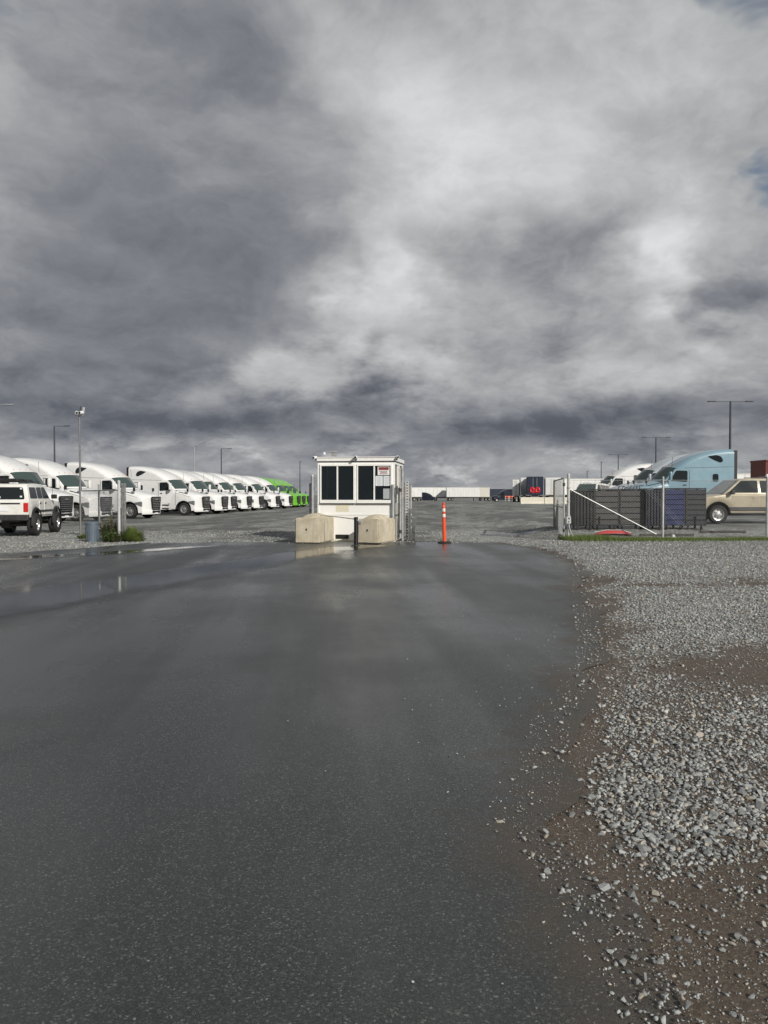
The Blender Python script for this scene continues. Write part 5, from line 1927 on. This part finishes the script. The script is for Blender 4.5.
slat_box(575, 594.5, 25.9, 1.20, 0.75, 'bin_black', 'bin_black', 5, 'plain black wheeled bin nearest the gate post', 'wheeled_bin', vertical=True)
slat_box(594.5, 619, 26.0, 1.22, 0.7, 'bin_black', 'slat_grey', 6, 'grey slatted container next to the black bin', rz=R(1))
slat_box(619.5, 645, 26.1, 1.22, 0.7, 'bin_black', 'slat_grey', 6, 'grey slatted container with loose rods along its top', hooks=True, rz=R(-1))
slat_box(646, 664, 25.9, 1.26, 0.85, 'bin_navy', 'bin_navy', 5, 'near-black navy wheeled bin left of the blue one', 'wheeled_bin', vertical=True)
slat_box(664, 685, 26.0, 1.26, 0.8, 'bin_navy', 'bin_blue', 7, 'deep blue slatted container behind the slim fence post')
slat_box(685.5, 706, 26.0, 1.26, 0.7, 'bin_black', 'slat_dark', 7, 'charcoal slatted container in front of the gold wagon')
# timber lying along the fence
for (xa, xb, y, lab) in ((gx(700, 25.6), gx(745, 25.6), 25.55, 'dark timber lying on the ground below the gold wagon'), (gx(640, 25.1), gx(694, 25.1), 25.1, 'dark timber lying below the blue container')):
    tb = MB().box(((xb - xa) / 2, 0, 0.035), (xb - xa, 0.10, 0.07)).build('timber', 'frame_steel', bevel=0.008)
    tb.location = (xa, y, gz(xa, y))
    tag(tb, lab, 'timber')
wb = MB().revolve([(0.001, 0.0), (0.06, 0.0), (0.065, 0.10), (0.03, 0.15), (0.001, 0.16)], 'z', 10).build('white_jug', 'plate_white', smooth=50)
wb.location = (gx(673.5, 24.5), 24.5, gz(gx(673.5, 24.5), 24.5))
tag(wb, 'small white jug in the grass right of the slim fence post', 'jug')


# ------------------------------------------------------------------ trailers
def make_trailer(L_=13.7):
    root = empty('box_trailer')
    H0, H1, hw = 1.15, 4.05, 1.28
    MB().box((0, 0, (H0 + H1) / 2), (L_, 2 * hw, H1 - H0)).build('box', 'trailer_white', root, bevel=0.03)
    n = 12
    for s in (-1, 1):
        for k in range(n + 1):
            x = -L_ / 2 + 0.1 + (L_ - 0.2) * k / n
            MB().box((x, s * (hw + 0.012), (H0 + H1) / 2), (0.07, 0.03, H1 - H0 - 0.1)).build('side_post', 'trailer_cream', root)
        MB().box((0, s * (hw + 0.01), H0 + 0.06), (L_, 0.05, 0.14)).build('bottom_rail', 'galvanised', root)
        MB().box((0, s * (hw + 0.01), H1 - 0.06), (L_, 0.05, 0.10)).build('top_rail', 'galvanised', root)
        for x in (-L_ / 2 + 1.3, -L_ / 2 + 2.6):
            wheel(root, (x, s * 0.95, 0.51), 0.51, 0.55, s, 'steel_wheel', 18)
        MB().box((L_ / 2 - 2.5, s * 0.8, 0.58), (0.14, 0.14, 1.12)).build('landing_leg', 'frame_steel', root)
        d = MB().box((-L_ / 2 - 0.02, s * 0.62, (H0 + H1) / 2), (0.05, 1.18, H1 - H0 - 0.2)).build('rear_door', 'trailer_white', root)
        MB().cyl((-L_ / 2 - 0.07, s * 0.3, H0 + 0.2), (-L_ / 2 - 0.07, s * 0.3, H1 - 0.2), 0.025, n=6).build('lock_rod', 'galvanised', d)
    MB().box((0, 0, 1.02), (L_ - 0.4, 1.1, 0.24)).build('underframe', 'frame_steel', root)
    MB().box((-L_ / 2 - 0.02, 0, 0.55), (0.08, 2.2, 0.10)).build('rear_guard', 'frame_steel', root)
    return root


TRL = make_trailer()
first = [True]


def trailer(px, d, rz, lab, swap=None, scale=(1, 1, 1), group='white box trailers in the distance'):
    t = TRL if first[0] else copy_tree(TRL, None, swap)
    first[0] = False
    x = gx(px, d)
    t.location = (x, d, gz(x, d)); t.rotation_euler = (0, 0, R(rz)); t.scale = scale
    tag(t, lab, 'trailer', group)
    return t


trailer(433, 226, 3, 'far white ribbed trailer behind the orange post')
trailer(463, 222, -2, 'far white trailer in the middle of the horizon row', scale=(0.70, 1, 1.0))
trailer(484, 226, 0, 'far cream box at the right end of the horizon row', {'trailer_white': 'trailer_cream'}, (0.22, 1, 1.0))
trailer(405.5, 200, 90, 'brown trailer end showing right beside the booth', {'trailer_white': 'trailer_brown'}, (0.8, 1.0, 1.0))
trailer(500, 236, 0, 'low dark flat trailer behind the far dark blue truck', {'trailer_white': 'trailer_navy', 'trailer_cream': 'trailer_navy'}, (0.8, 1, 0.92))
trailer(516.5, 131, 79, 'narrow white trailer end left of the dark trailer with red emblem', scale=(0.8, 0.42, 0.90))
trailer(524.3, 134, 79, 'white trailer end squeezed beside the dark trailer with red emblem', scale=(0.8, 0.42, 1.0))
tn = trailer(534.8, 128, 79, 'dark navy trailer with a red emblem on its rear doors', {'trailer_white': 'trailer_navy', 'trailer_cream': 'trailer_navy'})
trailer(552, 135, 79, 'white trailer end right of the dark trailer with red emblem')
trailer(593, 140, 2, 'long white trailer seen above the right gate', scale=(1.15, 1, 1.03))
trailer(703, 104, 1, 'white trailer behind the light blue truck', scale=(1.5, 1, 1.0), group='white box trailers on the right')
# red emblem: two bold rounded marks
em = MB()
for cx, op in ((-0.42, 1), (0.42, -1)):
    for k in range(14):
        a0 = 2 * math.pi * k / 14; a1 = 2 * math.pi * (k + 1) / 14
        em.cyl((-6.92, cx + 0.30 * math.cos(a0), 1.95 + 0.36 * math.sin(a0)), (-6.92, cx + 0.30 * math.cos(a1), 1.95 + 0.36 * math.sin(a1)), 0.13, n=6)
    em.box((-6.92, cx, 2.02), (0.1, 0.62, 0.20))
em.box((-6.92, 0, 1.62), (0.1, 1.5, 0.18))
em.build('red_emblem', 'logo_red', tn)


def make_container(x, y, rz, lab):
    root = empty('red_container', (x, y, gz(x, y)), rz)
    rings = []
    L_, hw, H0, H1 = 6.1, 1.22, 1.05, 3.75
    MB().box((0, 0, (H0 + H1) / 2), (L_, 2 * hw - 0.06, H1 - H0)).build('box', 'container_red', root)
    for s in (-1, 1):
        for k in range(22):
            MB().box((-L_ / 2 + 0.25 + k * 0.266, s * (hw - 0.012), (H0 + H1) / 2), (0.13, 0.05, H1 - H0 - 0.3)).build('corrugation', 'container_red', root)
        for z in (H0 + 0.06, H1 - 0.06):
            MB().box((0, s * hw, z), (L_ + 0.04, 0.08, 0.12)).build('edge_rail', 'container_red', root)
        for xx in (-1.9, 1.9):
            wheel(root, (xx, s * 0.95, 0.5), 0.5, 0.4, s, 'steel_wheel', 18)
    MB().box((0, 0, 0.92), (L_, 1.0, 0.22)).build('chassis', 'frame_steel', root)
    tag(root, lab, 'container')


make_container(gx(757, 58) + 3.1, 58.0, 0, 'dark red container rising above the gold wagon at the right edge')


# concrete barriers
def barrier(x, y, L_, rz, lab):
    prof = [(-0.30, 0.0), (-0.30, 0.10), (-0.14, 0.34), (-0.085, 0.86), (0.085, 0.86), (0.14, 0.34), (0.30, 0.10), (0.30, 0.0)]
    mb = MB().loft([[(-L_ / 2, a, b) for a, b in prof], [(L_ / 2, a, b) for a, b in prof]], closed=True, cap0=True, cap1=True)
    o = mb.build('concrete_barrier', 'barrier_concrete', bevel=0.015)
    o.location = (x, y, gz(x, y)); o.rotation_euler = (0, 0, rz)
    tag(o, lab, 'barrier', 'concrete barriers in front of the right trailers')


NB = ['leftmost pale concrete barrier below the dark trailer with red emblem', 'second pale concrete barrier from the left', 'third pale concrete barrier from the left',
      'fourth pale concrete barrier, just right of the open gate', 'fifth pale concrete barrier, behind the black bin', 'last pale concrete barrier behind the slatted containers']
for k in range(6):
    barrier(gx(520, 98) + 1.55 + k * 3.08, 98 + 0.1 * k, 3.0, R(1), NB[k])
# orange cones / markers near the far dark truck
for k, (px, d) in enumerate(((507, 150), (511, 152), (515, 148))):
    x = gx(px, d)
    root = empty('barricade', (x, d, gz(x, d)))
    for z in (0.55, 0.95):
        MB().box((0, 0, z), (0.75, 0.04, 0.24)).build('board', 'orange_plastic' if z > 0.8 else 'trailer_brown', root)
    for s in (-1, 1):
        MB().box((s * 0.34, 0, 0.55), (0.05, 0.06, 1.1)).build('leg', 'plate_white', root)
    tag(root, ('leftmost', 'middle', 'rightmost')[k] + ' of three tiny orange barricades near the far dark blue truck', 'barricade', 'orange barricades in the distance')


# ------------------------------------------------------------------ lamp posts
def lamp_T(px, d, top_y, arm, lab, mat='pole_dark', one=0):
    x = gx(px, d); z0 = gz(x, d)
    root = empty('lamp_post', (x, d, z0))
    h = CAM_H + (495 - top_y) * d / 770 - z0
    MB().cyl((0, 0, 0), (0, 0, h), 0.16 if h > 8 else .12, 0.10, 10).build('pole', mat, root, smooth=40)
    MB().box((0, 0, 0.3), (0.6, 0.6, 0.6)).build('footing', 'barrier_concrete', root, bevel=0.02)
    sides = (1,) if one else (-1, 1)
    for s in sides:
        MB().box((s * arm / 2, 0, h - 0.05), (arm, 0.07, 0.08)).build('arm', mat, root)
        f = MB().box((s * (arm - 0.35), 0, h - 0.02), (0.85, 0.36, 0.11)).build('lamp_head', mat, root, bevel=0.03)
        MB().box((s * (arm - 0.35), 0, h - 0.08), (0.7, 0.28, 0.02)).build('lens', 'headlamp', f)
    tag(root, lab, 'lamp post', 'lamp posts in the yard')


lamp_T(729.5, 88, 401.5, 2.5, 'tall dark twin-arm lamp post above the light blue truck')
lamp_T(655.5, 143, 437.5, 2.6, 'dark twin-arm lamp post behind the white truck on the right')
lamp_T(618, 203, 454.5, 2.5, 'small distant twin-arm lamp post over the right white truck')
lamp_T(55, 118, 426, 2.3, 'dark one-arm lamp post rising behind the leftmost white trucks', one=1)
lamp_T(221.5, 174, 448.5, 2.3, 'dark one-arm lamp post behind the middle of the white truck row', one=1)
lamp_T(300, 235, 461.5, 0.6, 'thin distant lamp post between the green trucks and the booth', one=1)
lamp_T(587, 260, 471, 0.5, 'faint thin pole left of the white truck on the right', one=1)
lamp_T(601, 230, 462, 0.5, 'thin pole just left of the white truck on the right', one=1)


def lamp_arch(px, d, hub_y, tip_y, span, lab, sides=(-1, 1)):
    x = gx(px, d); z0 = gz(x, d)
    root = empty('street_light', (x, d, z0))
    h = CAM_H + (495 - hub_y) * d / 770 - z0
    ht = CAM_H + (495 - tip_y) * d / 770 - z0
    MB().cyl((0, 0, 0), (0, 0, h), 0.14, 0.09, 10).build('pole', 'pole_grey', root, smooth=40)
    MB().box((0, 0, 0.25), (0.55, 0.55, 0.5)).build('footing', 'barrier_concrete', root, bevel=0.02)
    for s in sides:
        pts = []
        for k in range(9):
            t = k / 8
            pts.append((s * span * t, 0, h - 0.1 + (ht - h + 0.1) * math.sin(t * math.pi / 2)))
        MB().tube(pts, 0.05, 6).build('arm', 'pole_grey', root)
        f = MB().box((s * (span + 0.3), 0, ht), (0.75, 0.30, 0.14)).build('lamp_head', 'pole_grey', root, bevel=0.04)
        MB().box((s * (span + 0.3), 0, ht - 0.075), (0.5, 0.22, 0.02)).build('lens', 'headlamp', f)
    tag(root, lab, 'street light', 'grey curved-arm street lights')


lamp_arch(194.5, 140, 447, 437, 5.4, 'pale grey street light with two curved arms above the white truck row')
lamp_arch(-22, 70, 409, 405, 2.6, 'pale grey street light arm reaching in at the left edge of the picture', (1,))
